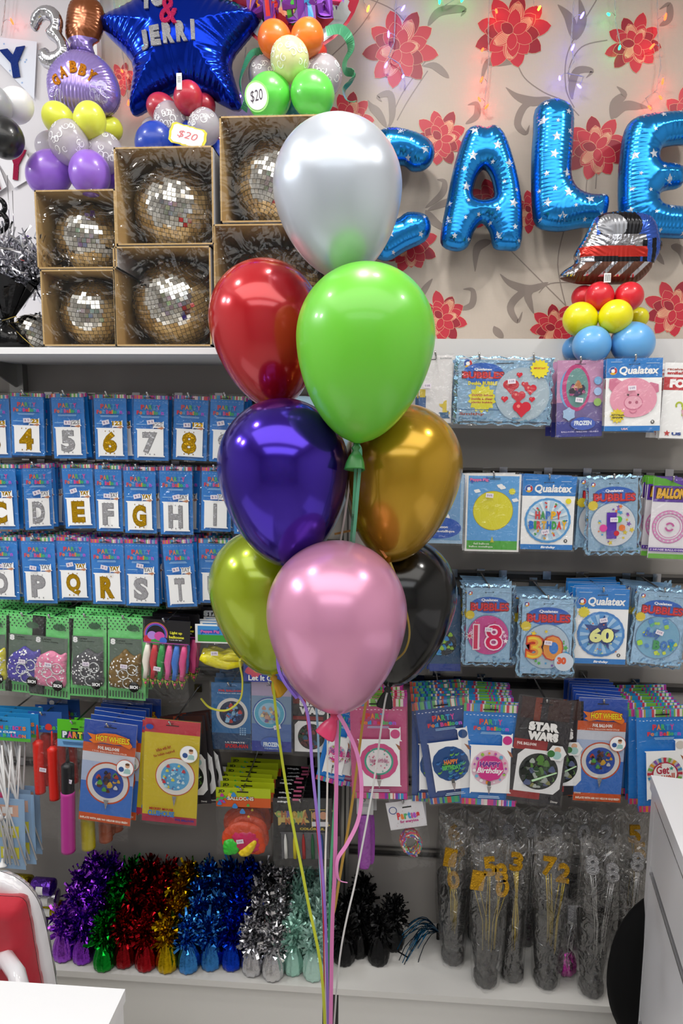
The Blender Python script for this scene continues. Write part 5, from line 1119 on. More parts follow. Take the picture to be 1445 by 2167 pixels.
pack((876, 1480, 990, 1696), YQ-.01, d_bigparty(None, 'dino', True), NVB, 'tilted navy packet with blue and green dinosaur-print balloon', back=7, dY=.022, roll=-.17, blabel='spare striped packet behind the tilted navy packet')
pack((982, 1490, 1098, 1702), YQ-.02, d_bigparty(None, 'hb'), BL, 'bright blue packet with pink HAPPY Birthday balloon', back=8, dY=.022, roll=.0, blabel='spare striped packet behind the pink birthday balloon packet')
DK = mat('#262328', .3, key='dark_card')
for k, (dx, ro, Yk) in enumerate(((24, -.05, .02), (36, -.16, .035), (52, -.26, .05))):
    pack((1105+dx, 1484, 1210+dx, 1682), YQ-.02+Yk, d_sw, DK, ['black packet just behind the green round balloon packet', 'black packet second behind the green round balloon packet', 'black packet tilted furthest right behind the green balloon packet'][k], roll=ro, hk=False, wrap=False)
pack((1100, 1478, 1216, 1700), YQ-.03, d_sw, DK, 'black packet with green glowing-bar round balloon', roll=.085, back=0)
for k in range(5): pass
pack((1226, 1478, 1328, 1696), YQ, d_hw, PAPER, 'blue and orange car-print packet on the right display', back=7, dY=.022, roll=.01, blabel='spare packet behind the right blue and orange car-print packet')
pack((1330, 1500, 1440, 1700), YQ+.01, d_bigparty(None, 'gw'), BL, 'bright blue packet tucked behind the Get well packet', roll=-.06, hk=False)
pack((1346, 1500, 1456, 1716), YQ-.01, d_bigparty(None, 'gw'), BL, 'bright blue packet with striped Get well balloon', back=8, dY=.022, roll=-.08, blabel='spare striped packet behind the Get well packet')
# middle columns of the left display
pack((447, 1445, 530, 1586), YF-.02, d_spid, mat('#2f6fa8', .35), 'blue packet with red and blue round balloon left of the snowflake one', back=5, dY=.024)
pack((532, 1443, 616, 1590), YF-.02, d_froz, mat('#9cacc8', .35), 'lilac and blue packet with ornate blue ring and rounded blue badge', back=5, dY=.024, stick=(.66, .62))
pack((620, 1466, 695, 1596), YF-.01, seq(lambda c: (c.rect(0, 0, 1, .18, ink('#7c2a1c')), c.text('STAR', .18, .10, .9, .22, PAPER, .09), c.text('WARS', .18, .23, .9, .35, PAPER, .09), c.rect(0, .38, .85, .44, ink('#8c2424')), c.fan([(.05, .52), (.15, .46), (.92, .46), (.98, .52), (.98, .96), (.05, .96)], PAPER), c.disc(.52, .71, .38, ink('#281c20'))), blobs(.52, .71, .31, ['#5a2028', '#2a4a38', '#1a1a20', '#8a4038', '#2f5a78'], 40, 9, .07)), DK, 'small black packet with dark round balloon beside the post', back=4, dY=.024)
pack((515, 1402, 602, 1443), YF-.03, lambda c: (c.rect(0, 0, 1, 1, ink('#3a4aa8')), c.disc(.28, .35, .22, ink('#d85a70'), 20, .2, 5), c.disc(.34, .3, .12, ink('#e8a030'), 14), c.text('Let It Go', .12, .66, .80, .94, PAPER, .03)), mat('#3a4aa8', .4), 'deep blue header card above the lilac packet, left of the yellow knot', hk=False, wrap=False, cat='header card', name='header_card')

def headerbag(px, Y, hv, base, draw, label, fill, roll=0., back=0, blabel=None, cat='bag of balloons', name='header_bag', dY=.026, stick=None, film=None, hk=True):
    x0, y0, x1, y1 = px; a = P((x0+x1)/2, y0, Y); w = (P(x1, (y0+y1)/2, Y)-P(x0, (y0+y1)/2, Y)).x; h = a.z-P((x0+x1)/2, y1, Y).z
    T = thing(name, label, cat, a, (0, roll, 0)); c = Card(w, h*hv, base, .0025); draw(c); c.build('header_card', T)
    q = MB(); q.grid(lambda u, v: ((u-.5)*w*(1+.02*math.sin(9*v)), -.004-.020*math.sin(PI*u)**.6*math.sin(PI*min(1, v*.9+.1))**.5-.0015*math.sin(17*u+8*v), -h*hv*.9-h*(1-hv*.9)*v), 12, 16, film or FILM); q.build('clear_bag', T)
    if fill: fill(T, w, h, h*hv)
    if stick: sticker(T, (stick[0]-.5)*w, -stick[1]*h, -.028, random.uniform(-.2, .2), price='$ 4.95')
    if hk: hook(a.x, a.z-.02*h, Y-.006, 'steel peg hook carrying the %s' % ' '.join(label.split()[:8]))
    rn = random.Random(int(x0))
    for k in range(back):
        if Y+dY*(k+1) > WY-.02: break
        dup(T, (a.x+rn.uniform(-.012, .012), Y+dY*(k+1), a.z+rn.uniform(-.003, .003)), (0, roll*.5+rn.uniform(-.05, .05), 0), blabel or 'hanging on the same hook behind the '+' '.join(label.split()[:9]), 'spare bags behind the '+' '.join(label.split()[:6]), skip=('clear_bag', 'price_sticker'))
    return T
def limp(q, pts, wd, m, y=-.006, th=.006):   # a flat limp balloon: width varies along pts
    n = len(pts); V = []
    for j, (x, z) in enumerate(pts):
        a = pts[max(j-1, 0)]; b = pts[min(j+1, n-1)]; tx, tz = b[0]-a[0], b[1]-a[1]; l = math.hypot(tx, tz)+1e-9; nx, nz = -tz/l, tx/l; w_ = wd[j]
        for i in range(12):
            t = 2*PI*i/12; V.append((x+nx*w_*math.cos(t), y+th*math.sin(t)*min(1, w_/.006), z+nz*w_*math.cos(t)))
    q.add(V, [(j*12+i, j*12+(i+1) % 12, (j+1)*12+(i+1) % 12, (j+1)*12+i) for j in range(n-1) for i in range(12)]+[tuple(range(12))[::-1], tuple((n-1)*12+i for i in range(12))], m, True)
# green polka bags (row of 50 cm balloons)
GB = mat('#78e482', .35, .05, bump=.3, bscale=40, key='green_film'); DOT = ink('#163020'); SMOKE = mat('#5c6e60', .3, key='dark_window')
def d_green(seed):
    def f(c):
        rn = random.Random(seed)
        for j in range(5):
            for i in range(9): c.disc(.06+.11*i+.05*(j % 2), .02+.032*j, .019, DOT, 10)
        c.disc(.68, .12, .16, ink('#205a30'), 20, 0, 1, .08); c.rect(.08, .24, .92, .86, SMOKE, .002)
        c.text('8', .12, .26, .24, .33, PAPER, .06); c.text('Latex', .27, .265, .5, .29, ink('#102818'), .03); c.text('Helium Quality', .27, .30, .68, .318, ink('#102818'), .03)
        for i in range(13): c.rect(.03+.075*i, .89, .06+.075*i, .965, DOT)
    return f
def crumple(T, polyuv, w, h, m, seed, n=34, th=.012, dots=0, y=-.008, dm=None, name='folded_balloons', sd=.004):
    q = MB(); poly = smooth_poly([((u-.5)*w, -v*h) for u, v in polyuv], 3); hq = inflate(q, [poly], min(w, h)*.16, n, m, wr=(.25, .02), flat=th/(min(w, h)*.16), yoff=y, backflat=True)
    if dots:
        rn = random.Random(seed); A = np.array(poly); lo, hi = A.min(0), A.max(0)
        for _ in range(dots): decal_star(q, hq, rn.uniform(lo[0], hi[0]), rn.uniform(lo[1], hi[1]), sd, dm or PAPER, 0, 6, .95)
    return q.build(name, T)
def greenbag(px, col, label, roll, seed, back=4):
    x0, y0, x1, y1 = px; Y = 1.90; a = P((x0+x1)/2, y0, Y); w = (P(x1, y0, Y)-P(x0, y0, Y)).x; h = a.z-P((x0+x1)/2, y1, Y).z
    T = thing('polka_dot_bag', label, 'bag of balloons', a, (0, roll, 0)); c = Card(w, h, GB, .0015); d_green(seed)(c); c.build('printed_bag', T)
    rn = random.Random(seed); m = mat(col, .45, bump=.8, bscale=45, key='rubber')
    crumple(T, [(.12, .82), (.10, .60), (.2, .50), (.35, .45), (.5, .36+.06*rn.random()), (.62, .42), (.75, .45), (.9, .42), (.9, .65), (.9, .83), (.5, .85)], w, h, m, seed, dots=100, sd=.0024)
    r = MB()
    for u, v in ((.50, .66), (.72, .60), (.62, .76)):
        cx, cz = (u-.5)*w, -v*h; rr = w*.13; r.tube([(cx+rr*math.cos(k*PI/8), -.024, cz+rr*math.sin(k*PI/8)) for k in range(17)], .0013, mat('#d8dcdc', .3, key='white_ring'), 5)
    r.build('valve_rings', T); b = MB(); b.lathe([(.0002, .0012), (w*.13, .001), (w*.13, 0)], INK, 24, Matrix.Translation((w*.28, -.026, -h*.80)) @ Matrix.Rotation(PI/2, 4, 'X'))
    vs, fs, _ = text_geo('50CM', .04); b.add([(w*.28+(p-.5)*w*.2, -.0275, -h*.80+(q_-.5)*h*.04) for p, q_, _ in vs], fs, PAPER); b.build('size_badge', T)
    sticker(T, .02*w, -.56*h, -.026, .05, price='$2.50'); wrapper(T, w, h, seed, .003, .010, -.022); hook(a.x, a.z-.02*h, Y-.008, 'steel peg hook carrying the %s' % label)
    for k in range(back): dup(T, (a.x+rn.uniform(-.012, .012), Y+.04+.035*k, a.z+rn.uniform(-.01, .012)), (rn.uniform(-.1, .1), roll*.4+rn.uniform(-.06, .06), 0), 'spare green polka-dot bag behind the %s' % ' '.join(label.split()[-4:]), 'spare bags behind the '+label, skip=('clear_wrapper', 'price_sticker', 'folded_balloons', 'valve_rings', 'size_badge'))
for px, col, lab, ro in [((-62, 1300, 20, 1460), '#e0d820', 'green polka-dot bag of yellow balloons', .02), ((14, 1300, 98, 1466), '#4a3fa8', 'green polka-dot bag of violet balloons', .07), ((70, 1304, 156, 1476), '#f08cb0', 'green polka-dot bag of pink balloons', .09),
                         ((146, 1302, 228, 1474), '#4a4a50', 'green polka-dot bag of black balloons', .03), ((226, 1306, 310, 1480), '#7a5c1c', 'green polka-dot bag of bronze balloons', .04)]:
    greenbag(px, col, lab, ro, px[0]+200)
# light-up balloons
def fill_lights(T, w, h, hh):
    q = MB()
    for k, col in enumerate(('#efe9dc', '#d02030', '#149a40', '#ee5fa4', '#2f78d8', '#e0508c')):
        x = (-.40+.155*k)*w; limp(q, [(x+.004, -hh-.004), (x+.002, -hh-.03), (x-.002, -hh-.055), (x+.000, -hh-.08), (x-.003, -hh-.105)], [.006, .0105, .010, .007, .0065], mat(col, .35, key='rubber'), -.010+.001*(k % 2), .005)
    q.build('limp_balloons', T); r = MB()
    for k in range(6):
        x = (-.40+.155*k)*w; z = -hh-.118; r.tube([(x-.009, -.010, z+.010), (x, -.010, z-.014), (x+.009, -.010, z+.010), (x, -.010, z+.004), (x-.009, -.010, z+.010)], .0009, ink('#c8d83a'), 5); r.tube([(x, -.011, z-.004), (x, -.011, z+.002)], .003, ink('#e0407a'), 6)
    r.build('pull_tabs', T)
def d_light(c):
    c.rect(.42, .05, .58, .09, ink('#302c38'))
    for r0, r1, col in ((.215, .235, '#c85ad8'), (.245, .255, '#e88a30'), (.19, .205, '#3f6fd8')): c.ring(.28, .62, r0, r1, ink(col), 30, PI-.3, 2*PI+.3)
    for u, v, r, m in ((.12, .85, .10, '#d03040'), (.28, .92, .10, '#3fa850'), (.20, .68, .10, '#b88ae0'), (.36, .70, .11, '#d850a8'), (.44, .88, .08, '#3f6fd8')): c.disc(u, v, r, ink(m), 18, 0, 1, r*.9)
    c.text('Light up', .58, .46, .84, .60, ink('#e0dc3a'), .05); c.text('balloons', .56, .64, .88, .76, ink('#e0dc3a'), .05); c.text('5 pack LED light', .57, .80, .84, .85, PAPER, .02); c.rect(.02, .96, .98, 1, ink('#b03fa0'))
headerbag((303, 1312, 402, 1494), 1.88, .27, mat('#121014', .3), d_light, 'bag of limp multicolour balloons under black header reading Light up balloons', fill_lights, .04, back=4, stick=(.38, .53), name='light_up_balloon_bag')
def fill_yel(T, w, h, hh):
    q = MB(); limp(q, [(-.38*w, -.56*h), (-.25*w, -.60*h), (-.05*w, -.66*h), (.15*w, -.70*h), (.42*w, -.66*h)], [.010, .017, .016, .013, .008], mat('#ece01a', .3, bump=.4, bscale=50, key='rubber'), -.012, .010)
    limp(q, [(.0, -.60*h), (.15*w, -.56*h), (.42*w, -.58*h)], [.006, .010, .006], mat('#ece01a', .3, bump=.4, bscale=50, key='rubber'), -.010, .008); q.build('folded_balloon', T)
headerbag((413, 1322, 520, 1440), 1.90, .33, PAPER, lambda c: (c.rect(.05, .08, .95, .56, ink('#3f98e0')), c.rect(.05, .56, .95, .92, ink('#3fa83a')), c.rect(.09, .22, .50, .56, ink('#2f4fc0'), .004), c.text('Peppa Pig', .11, .30, .48, .48, ink('#d86ab8'), .06)), 'bag with folded yellow balloon under white-edged blue and green header', fill_yel, 0, back=3, stick=(.42, .46), name='folded_balloon_bag')
pack((425, 1285, 480, 1320), 1.99, lambda c: (c.text('STAR', .1, .2, .9, .55, PAPER, .09), c.text('WARS', .1, .58, .9, .93, PAPER, .09)), DK, 'small black packet top peeking above the yellow balloon bag', hk=False, wrap=False, back=2)
# row of cups, pumps, car-print and yellow packets
YC = 1.86
def fill_sticks(T, w, h, hh):
    q = MB(); W_ = mat('#efefef', .3, key='white_plastic'); rn = random.Random(3)
    for k in range(8):
        x0, x1 = rn.uniform(-.4, .3)*w, rn.uniform(-.35, .4)*w; z0, z1 = -hh-.01-.02*rn.random(), -h*.94; q.tube([(x0, -.008-.002*(k % 3), z0), (x1, -.008-.002*(k % 3), z1)], .0026, W_, 8)
    q.build('balloon_sticks', T)
    for u, v, up in ((.15, .36, 1), (.45, .63, 0), (.15, .95, 2), (.48, .95, 2)):
        cb = MB(); M = Matrix.Translation(((u-.5)*w, -.016, -v*h)) @ (Matrix.Rotation(PI/2+.3, 4, 'X') if up == 0 else Matrix.Rotation(.3*(1 if up == 1 else -1), 4, 'X') @ Matrix.Rotation(0 if up == 2 else .3, 4, 'Y'))
        cb.lathe([(.003, .022), (.004, .012), (.014, .003), (.0165, 0), (.015, .001), (.0035, .009)], W_, 18, M); cb.build('stick_cup', T)
    c = Card(w*.5, h*.46, mat('#9cc0e4', .4), .001)
    for k in range(3): c.rect(.1, .08+.3*k, .8, .26+.3*k, ink('#e8e02a') if k != 0 else ink('#e8b8a0'), .002); c.rect(.18, .11+.3*k, .6, .22+.3*k, PAPER, .002)
    c.build('leaflet', T, (.12*w, -.002, -h*.52)); d = MB(); d.lathe([(.0002, .001), (.026, .001), (.026, 0)], ink('#d82a78'), 28, Matrix.Translation((-.3*w, -.005, -h*.62)) @ Matrix.Rotation(PI/2, 4, 'X'))
    vs, fs, _ = text_geo('Balloon', .03); d.add([(-.3*w+(p-.5)*.036, -.0065, -h*.62+(q_-.5)*.009) for p, q_, _ in vs], fs, PAPER); d.build('round_label', T)
headerbag((-56, 1516, 63, 1842), YC, .15, mat('#2b90d0', .35), lambda c: (c.rect(0, .86, 1, 1, ink('#58b83a')), c.text('BALLOON STICKS', .05, .35, .93, .52, None, .06, cols=RBW), c.text('WITH CUPS', .25, .58, .75, .66, PAPER, .04), c.text('BATON & BALLON', .05, .68, .93, .82, None, .06, cols=RBW), c.rect(.42, .12, .62, .20, INK, .002)), 'bag of white balloon sticks and cups under blue header', fill_sticks, .03, back=3, name='balloon_stick_bag', cat='bag of balloon sticks', stick=(.40, .62))
def pumpbody(q, x, z0, z1, r, m, tip=None, y=-.004, ribs=False):
    n = 26; pr = [(r*.98, z1)]
    for k in range(n+1): pr.append((r*(1+(.025*math.cos(k*PI) if ribs and k < 18 or k > 20 and ribs else 0)), z1+(z0-z1)*k/n))
    pr += [(r*.7, z0+.004), (r*.3, z0+.010)]; q.lathe(pr, m, 22, Matrix.Translation((x, y+r, 0)), cap=True)
    if tip: q.lathe([(r*.30, z0+.008), (r*.24, z0+.03), (r*.16, z0+.045), (.002, z0+.055)], tip, 16, Matrix.Translation((x, y+r, 0)), cap=True)
def fill_red(T, w, h, hh):
    m = mat('#e0281c', .35, key='red_plastic')
    for i, (x, z0) in enumerate(((-.22*w, -hh-.03), (.24*w, -hh-.045))):
        q = MB(); pumpbody(q, x, z0, z0-.16, .0155, m, m, -.028+.006*(1-i), True); q.build('hand_pump', T)
headerbag((60, 1506, 130, 1772), YC+.03, .16, mat('#2c5ca8', .35), lambda c: (c.text('Decrotex', .05, .62, .92, .86, None, .04, cols=[ink(x) for x in ('#d84040', '#e8a030', '#58b84a', '#3f9fd8')]), c.disc(.60, .72, .10, ink('#e03a30')), c.disc(.15, .2, .08, PAPER), c.disc(.15, .45, .08, PAPER)), 'bag with two ribbed red balloon pumps under blue header', fill_red, 0, back=2, name='balloon_pump_bag', cat='bag of balloon pumps', stick=(.5, .42), dY=.05)
def fill_pump(top, bot):
    def f(T, w, h, hh):
        q = MB(); pumpbody(q, -.16*w, -h*.52, -h*.97, .0205, mat(bot, .35, key='pump_barrel'), None, -.034); q.build('pump_barrel', T)
        q = MB(); pumpbody(q, -.16*w, -h*.32, -h*.52, .0185, mat(top, .4, key='pump_head'), mat(top, .4, key='pump_head'), -.032); q.build('pump_head', T)
    return f
GH = mat('#58c020', .35)
dgp = lambda c: (c.rect(0, .72, 1, 1, ink('#78b0e0')), c.rect(.38, .28, .60, .36, INK, .001), c.text('PARTY', .12, .40, .88, .68, ink('#203050'), .14), c.text('PARTY', .14, .42, .86, .66, None, .06, cols=[ink(x) for x in ('#e8f0f8', '#e85aa0', '#f09838', '#e8e040', '#b85ad0')]), c.text('BALLOON PUMP', .64, .2, .92, .25, INK, .03), c.lines(.12, .80, .8, .92, 3, ink('#204a80')))
headerbag((122, 1524, 196, 1804), YC-.01, .20, GH, dgp, 'bag with black and magenta balloon pump under green PARTY header', fill_pump('#1c1c20', '#c03a98'), .035, back=0, name='balloon_pump_bag', cat='bag of balloon pumps', stick=(.42, .42))
headerbag((158, 1520, 226, 1796), YC+.03, .20, GH, dgp, 'bag with yellow balloon pump behind the left car-print packet', fill_pump('#2a2a2c', '#c8b818'), .0, back=0, name='balloon_pump_bag', cat='bag of balloon pumps', hk=False)
headerbag((196, 1514, 262, 1780), YC+.08, .20, GH, dgp, 'bag with orange balloon pump furthest back of the pumps', fill_pump('#2a2a2c', '#b85a30'), .0, back=3, dY=.03, name='balloon_pump_bag', cat='bag of balloon pumps', hk=False)
pack((180, 1528, 290, 1742), YC-.03, d_hw, PAPER, 'blue and orange car-print packet on the left display', roll=.10, back=6, dY=.03, blabel='spare packet behind the left blue and orange car-print packet')
pack((302, 1530, 408, 1730), YC+.0, d_mick, mat('#d8c020', .35), 'yellow packet peeking from behind the yellow one', roll=.10, hk=False, wrap=False)
pack((308, 1524, 424, 1742), YC-.03, d_mick, mat('#d8c020', .35), 'yellow packet with blue bubbly round balloon', roll=.06, back=0)
for k, ro in enumerate((-.06, -.12, -.17)):
    pack((338+8*k, 1515-4*k, 432+8*k, 1700), YC+.02+.02*k, d_sw, DK, ['first black packet behind the yellow packet, left display', 'second black packet behind the yellow packet, left display', 'rearmost black packet behind the yellow packet, left display'][k], roll=ro, hk=False, wrap=False)
# lowest middle bags
def fill_jd(T, w, h, hh):
    for poly, col, s in (([(.15, .90), (.12, .65), (.35, .50), (.6, .48), (.85, .60), (.88, .92), (.5, .95)], '#d84a20', 1), ([(.3, .85), (.3, .62), (.5, .58), (.75, .60), (.82, .85), (.6, .92)], '#c8285c', 2), ([(.15, .92), (.15, .76), (.28, .70), (.42, .74), (.42, .90), (.25, .95)], '#38c038', 3), ([(.42, .90), (.55, .80), (.70, .70), (.76, .74), (.66, .90), (.52, .95)], '#e8c820', 4)):
        crumple(T, poly, w, h, mat(col, .4, bump=.7, bscale=40, key='rubber'), s, 26, .012, 0, -.004-.005*s, name='limp_balloon')
djd = lambda c: (c.rect(0, .5, 1, 1, ink('#d8602a')), c.text('JD', .04, .1, .16, .28, INK, .04), c.rect(.38, .14, .6, .24, INK, .001), c.text('BALLOONS', .20, .42, .70, .66, ink('#8c1a18'), .09), c.text('BALLOONS', .21, .44, .69, .64, ink('#f0e8d0'), .04), blobs(.12, .62, .09, ['#3f8fd8', '#58b84a', '#c83a9a'], 12, 2, .04)(c), blobs(.45, .84, .30, ['#3f8fd8', '#58b84a', '#e8d030'], 8, 5, .05)(c))
headerbag((457, 1668, 572, 1808), 1.86, .28, mat('#b8c820', .35), djd, 'bag of orange, green and yellow balloons under yellow and orange header', fill_jd, -.01, back=6, dY=.03, name='assorted_balloon_bag', stick=(.46, .72))
dm = seq(lambda c: (c.text('mingda', .08, .03, .30, .065, PAPER, .05), c.rect(.34, .0, .48, .03, ink('#d86a90')), c.rect(.02, .16, .62, .40, ink('#c8b060'), .01), c.text('CHROMA', .04, .18, .60, .28, None, .07, cols=[ink(x) for x in ('#8aa85a', '#a8683a', '#6a5aa0', '#b89a30')]), c.text('NOVA', .2, .29, .56, .38, None, .07, cols=[ink(x) for x in ('#b86a3a', '#6a9a50', '#c8a830')]),
                   c.rect(.62, .12, .97, .42, ink('#c8b040'), .006), c.rect(.64, .135, .95, .405, ink('#28201c'), .005), c.disc(.73, .24, .07, ink('#c89070')), c.disc(.86, .24, .07, ink('#c89070')), c.rect(.66, .33, .94, .40, ink('#d8d8dc')), c.text('COLORFUL', .45, .42, .88, .455, ink('#c8b030'), .05), c.rect(.10, .47, .96, .90, ink('#55565a'), .004)))
Tm = pack((577, 1690, 700, 1832), 1.86, dm, mat('#141315', .3), 'black card pack of face-paint crayons', back=8, dY=.024, roll=-.035, cat='crayon pack', name='crayon_pack', blabel='spare black crayon pack behind the front crayon pack')
for k, col in enumerate(('#d8d8d4', '#c8b820', '#a02828', '#1f5a38', '#2a4a88')):
    w = (P(700, 1760, 1.86)-P(577, 1760, 1.86)).x; h = P(640, 1690, 1.86).z-P(640, 1832, 1.86).z
    q = MB(); x = (-.30+.155*k)*w; q.lathe([(.0015, -.60*h+.02), (.0045, -.60*h), (.0050, -.72*h), (.0050, -.86*h), (.001, -.861*h)], mat(col, .4, key='crayon'), 14, Matrix.Translation((x, -.008, 0))); q.build('crayon', Tm)
Ts_ = headerbag((755, 1690, 790, 1840), 1.95, .22, mat('#d8d8d8', .3), lambda c: c.rect(.2, .3, .8, .5, ink('#b8b8bc')), 'narrow clear packet with a purple band of party letters', lambda T, w, h, hh: crumple(T, [(.15, .3), (.5, .22), (.85, .3), (.85, .9), (.5, .97), (.15, .9)], w, h, mat('#a84ab8', .4, bump=.5, bscale=60), 1, 26, .004, name='purple_band'), 0, back=1, name='party_banner_packet', cat='party banner')
def fill_rib(T, w, h, hh):
    rn = random.Random(4)
    for k, col in enumerate(('#d83a30', '#e8e0d0', '#3f6fc8', '#e8b830', '#58a84a', '#8a4ab0', '#e8e4d8', '#c83a60', '#48a8a0', '#e88a30')*2):
        q = MB(); ph = rn.uniform(-.3, .3); r = .018+.010*rn.random(); q.strip([(r*math.cos(t*.4+ph)*1.05+rn.uniform(-.002, .002), -.010+rn.uniform(-.008, .006), -hh-.045+r*1.35*math.sin(t*.4+ph)) for t in range(int(17))], .004, mat(col, .3, .1, key='ribbon')); q.build('coiled_ribbon', T)
headerbag((815, 1694, 893, 1838), 1.90, .40, mat('#e8e6ea', .4), lambda c: (c.ring(.16, .30, .09, .11, ink('#203a88'), 20), c.rect(.42, .2, .68, .27, INK, .001), c.text('Parties', .24, .40, .86, .66, None, .06, cols=RBW), c.text('for everyone', .30, .68, .80, .82, ink('#c83a8a'), .04), blobs(.5, .5, .45, ['#b83a48', '#303038', '#3f8fd0'], 26, 8, .008)(c)), 'bag of coiled multicolour ribbons under white confetti-dotted header', fill_rib, -.20, back=1, name='ribbon_bag', cat='bag of ribbons')

# ================================================================ TINSEL WEIGHTS ON THE DECK
WCOL = {'light purple': '#9a4ad0', 'purple': '#8a38c8', 'green': '#0a8a28', 'dark red': '#8c1018', 'red': '#9c121c', 'yellow': '#c0a010', 'pale blue': '#3f88d0', 'sky blue': '#3a80c8', 'royal blue': '#0c3cc0', 'silver': '#c4c4c8', 'bright silver': '#cfcfd2', 'iridescent green': '#a8d8c8', 'pearl iridescent': '#b8dcd0', 'black': '#0a0a0c', 'jet black': '#0a0a0c', 'coal black': '#0a0a0c', 'matt black': '#0b0b0d', 'deep black': '#0a0a0c'}
def weight_proto(col, seed):
    rn = random.Random(seed); T = thing('tinsel_weight', 'x y z w', 'balloon weight'); irid = 'iridescent' in col; blk = 'black' in col; m = mat(WCOL[col], .22 if not blk else .35, .95 if not (irid or blk) else .5, bump=.4, bscale=60, key='weight_foil')
    q = MB(); q.lathe([(.001, .0005), (.029, .0005), (.0325, .008), (.034, .025), (.032, .042), (.025, .062), (.015, .080), (.009, .092), (.010, .098)], m, 44, wav=lambda a, t: 1+(.03+.05*t)*math.sin(11*a+seed)+.02*math.sin(19*a+3*t)); q.build('foil_base', T)
    t = MB(); m2 = mat(WCOL[col], .2 if not blk else .4, 1. if not (irid or blk) else .4, key='tinsel', thru=.25 if irid else 0.)
    tuft(t, (0, 0, .088), 60, .055, .0085, m2, 1.1, rn, .5, .7); tuft(t, (0, 0, .105), 70, .060, .0075, m2, 1.0, rn, .9, .8); tuft(t, (0, 0, .135), 45, .05, .007, m2, 1.2, rn, .9, .9); tuft(t, (0, 0, .092), 30, .045, .006, m2, 1.6, rn, -.1, .5, droop=.3)
    t.build('tinsel_tuft', T); return T
cols = [('light purple', 137, 2030), ('purple', 178, 2035), ('green', 222, 2050), ('dark red', 265, 2043), ('red', 310, 2050), ('yellow', 355, 2053), ('pale blue', 400, 2054), ('sky blue', 447, 2048), ('royal blue', 492, 2046), ('silver', 535, 2060), ('bright silver', 578, 2070), ('iridescent green', 621, 2058), ('pearl iridescent', 664, 2070)]
WNAME = ['front', 'second', 'third', 'rearmost']
for i, (col, x, y) in enumerate(cols):
    T = weight_proto(col, i+1); p = PZ(x, y-6, BT); rn = random.Random(i+40); T.location = (p.x, min(p.y, 1.87)+.0, BT+.0005); T['label'] = '%s foil balloon weight with tinsel top, front of its column' % col; T['group'] = 'tinsel balloon weights on the left deck'
    for k in range(1, 4):
        w_ = dup(T, (p.x+.012*(k % 2)+rn.uniform(-.004, .004)+(.0 if i != 3 else 0), T.location.y+.066*k, BT+.0005), (0, 0, rn.uniform(0, 6)), '%s foil balloon weight, %s in its column' % (col, {1: 'second from the front', 2: 'third from the front', 3: 'rearmost'}[k])); w_.scale = (1, 1, 1+.09*k)
# a further row leaning above, at the far left, behind the purple ones: spools of ribbon
SPC = [('#8c2010', 'rusty red'), ('#b8b8bc', 'silver'), ('#303034', 'charcoal'), ('#a81810', 'bright red'), ('#1c4fa0', 'blue'), ('#b0a020', 'gold'), ('#8c2010', 'rusty red'), ('#303034', 'charcoal'), ('#b8b8bc', 'silver'), ('#a81810', 'bright red'), ('#b0a020', 'gold'), ('#6a3fb0', 'violet')]
for k in range(12):
    cx_, ly = k % 3, k // 3; col, lab = SPC[k]
    Tsp = thing('ribbon_spool', '%s metallic ribbon spool, %s layer of the %s spool stack behind the chair' % (lab, ['bottom', 'second', 'third', 'top'][ly], ['left', 'middle', 'right'][cx_]), 'ribbon spool', (PZ(12+52*cx_, 1960, BT).x, 1.945+.02*(3-ly)-.01*cx_, BT+.0272+.0526*ly), (0, 0, random.uniform(-.12, .2))); q = MB()
    q.lathe([(.012, -.034), (.024, -.034), (.0262, -.03), (.0262, .03), (.024, .034), (.012, .034)], foil(col, .25, .4, 80), 28, Matrix.Rotation(PI/2, 4, 'Y'), cap=True); q.build('foil_roll', Tsp)
    q = MB(); q.add([(.0268*math.cos(t), -.0268*math.sin(t), 0) for t in ()], [], PAPER) if 0 else None
    vs = []; 
    for t in range(7):
        an = -1.9+.18*t; vs += [(-.011, .0268*math.sin(an-.2), -.0268*math.cos(an-.2)+.0), (.011, .0268*math.sin(an-.2), -.0268*math.cos(an-.2))]
    q.add([(x, y, -z) for x, y, z in vs], [(2*t, 2*t+1, 2*t+3, 2*t+2) for t in range(6)], PAPER); q.build('paper_label', Tsp)
for i, (col, x, y, n) in enumerate([('black', 728, 2038, 1), ('jet black', 758, 2022, 2), ('coal black', 800, 2038, 0), ('matt black', 832, 2008, 0)]):
    T = weight_proto(col, 30+i); p = PZ(x, y-6, BT); T.location = (p.x, p.y, BT+.0005)
    T['label'] = ['black tinsel weight right of the ribbons, partly behind them', 'black tinsel weight second from the left of the black cluster', 'black tinsel weight frontmost of the black cluster', 'black tinsel weight furthest right of the cluster'][i]; T['group'] = 'black tinsel weights on the right deck'
    for k in range(n): dup(T, (p.x+.01, p.y+.066*(k+1), BT+.0005), (0, 0, k+1.), 'black tinsel weight behind the black cluster, next to the wall')
q = MB(); p = PZ(852, 2020, BT); q.box((-.022, -.0025, 0), (.022, .0025, .0012), mat('#101012', .6)); tag(q.build('paper_scrap', None, (p.x, p.y, BT+.0004), (0, 0, -.62)), 'tiny black paper strip lying on the white deck', 'scrap')
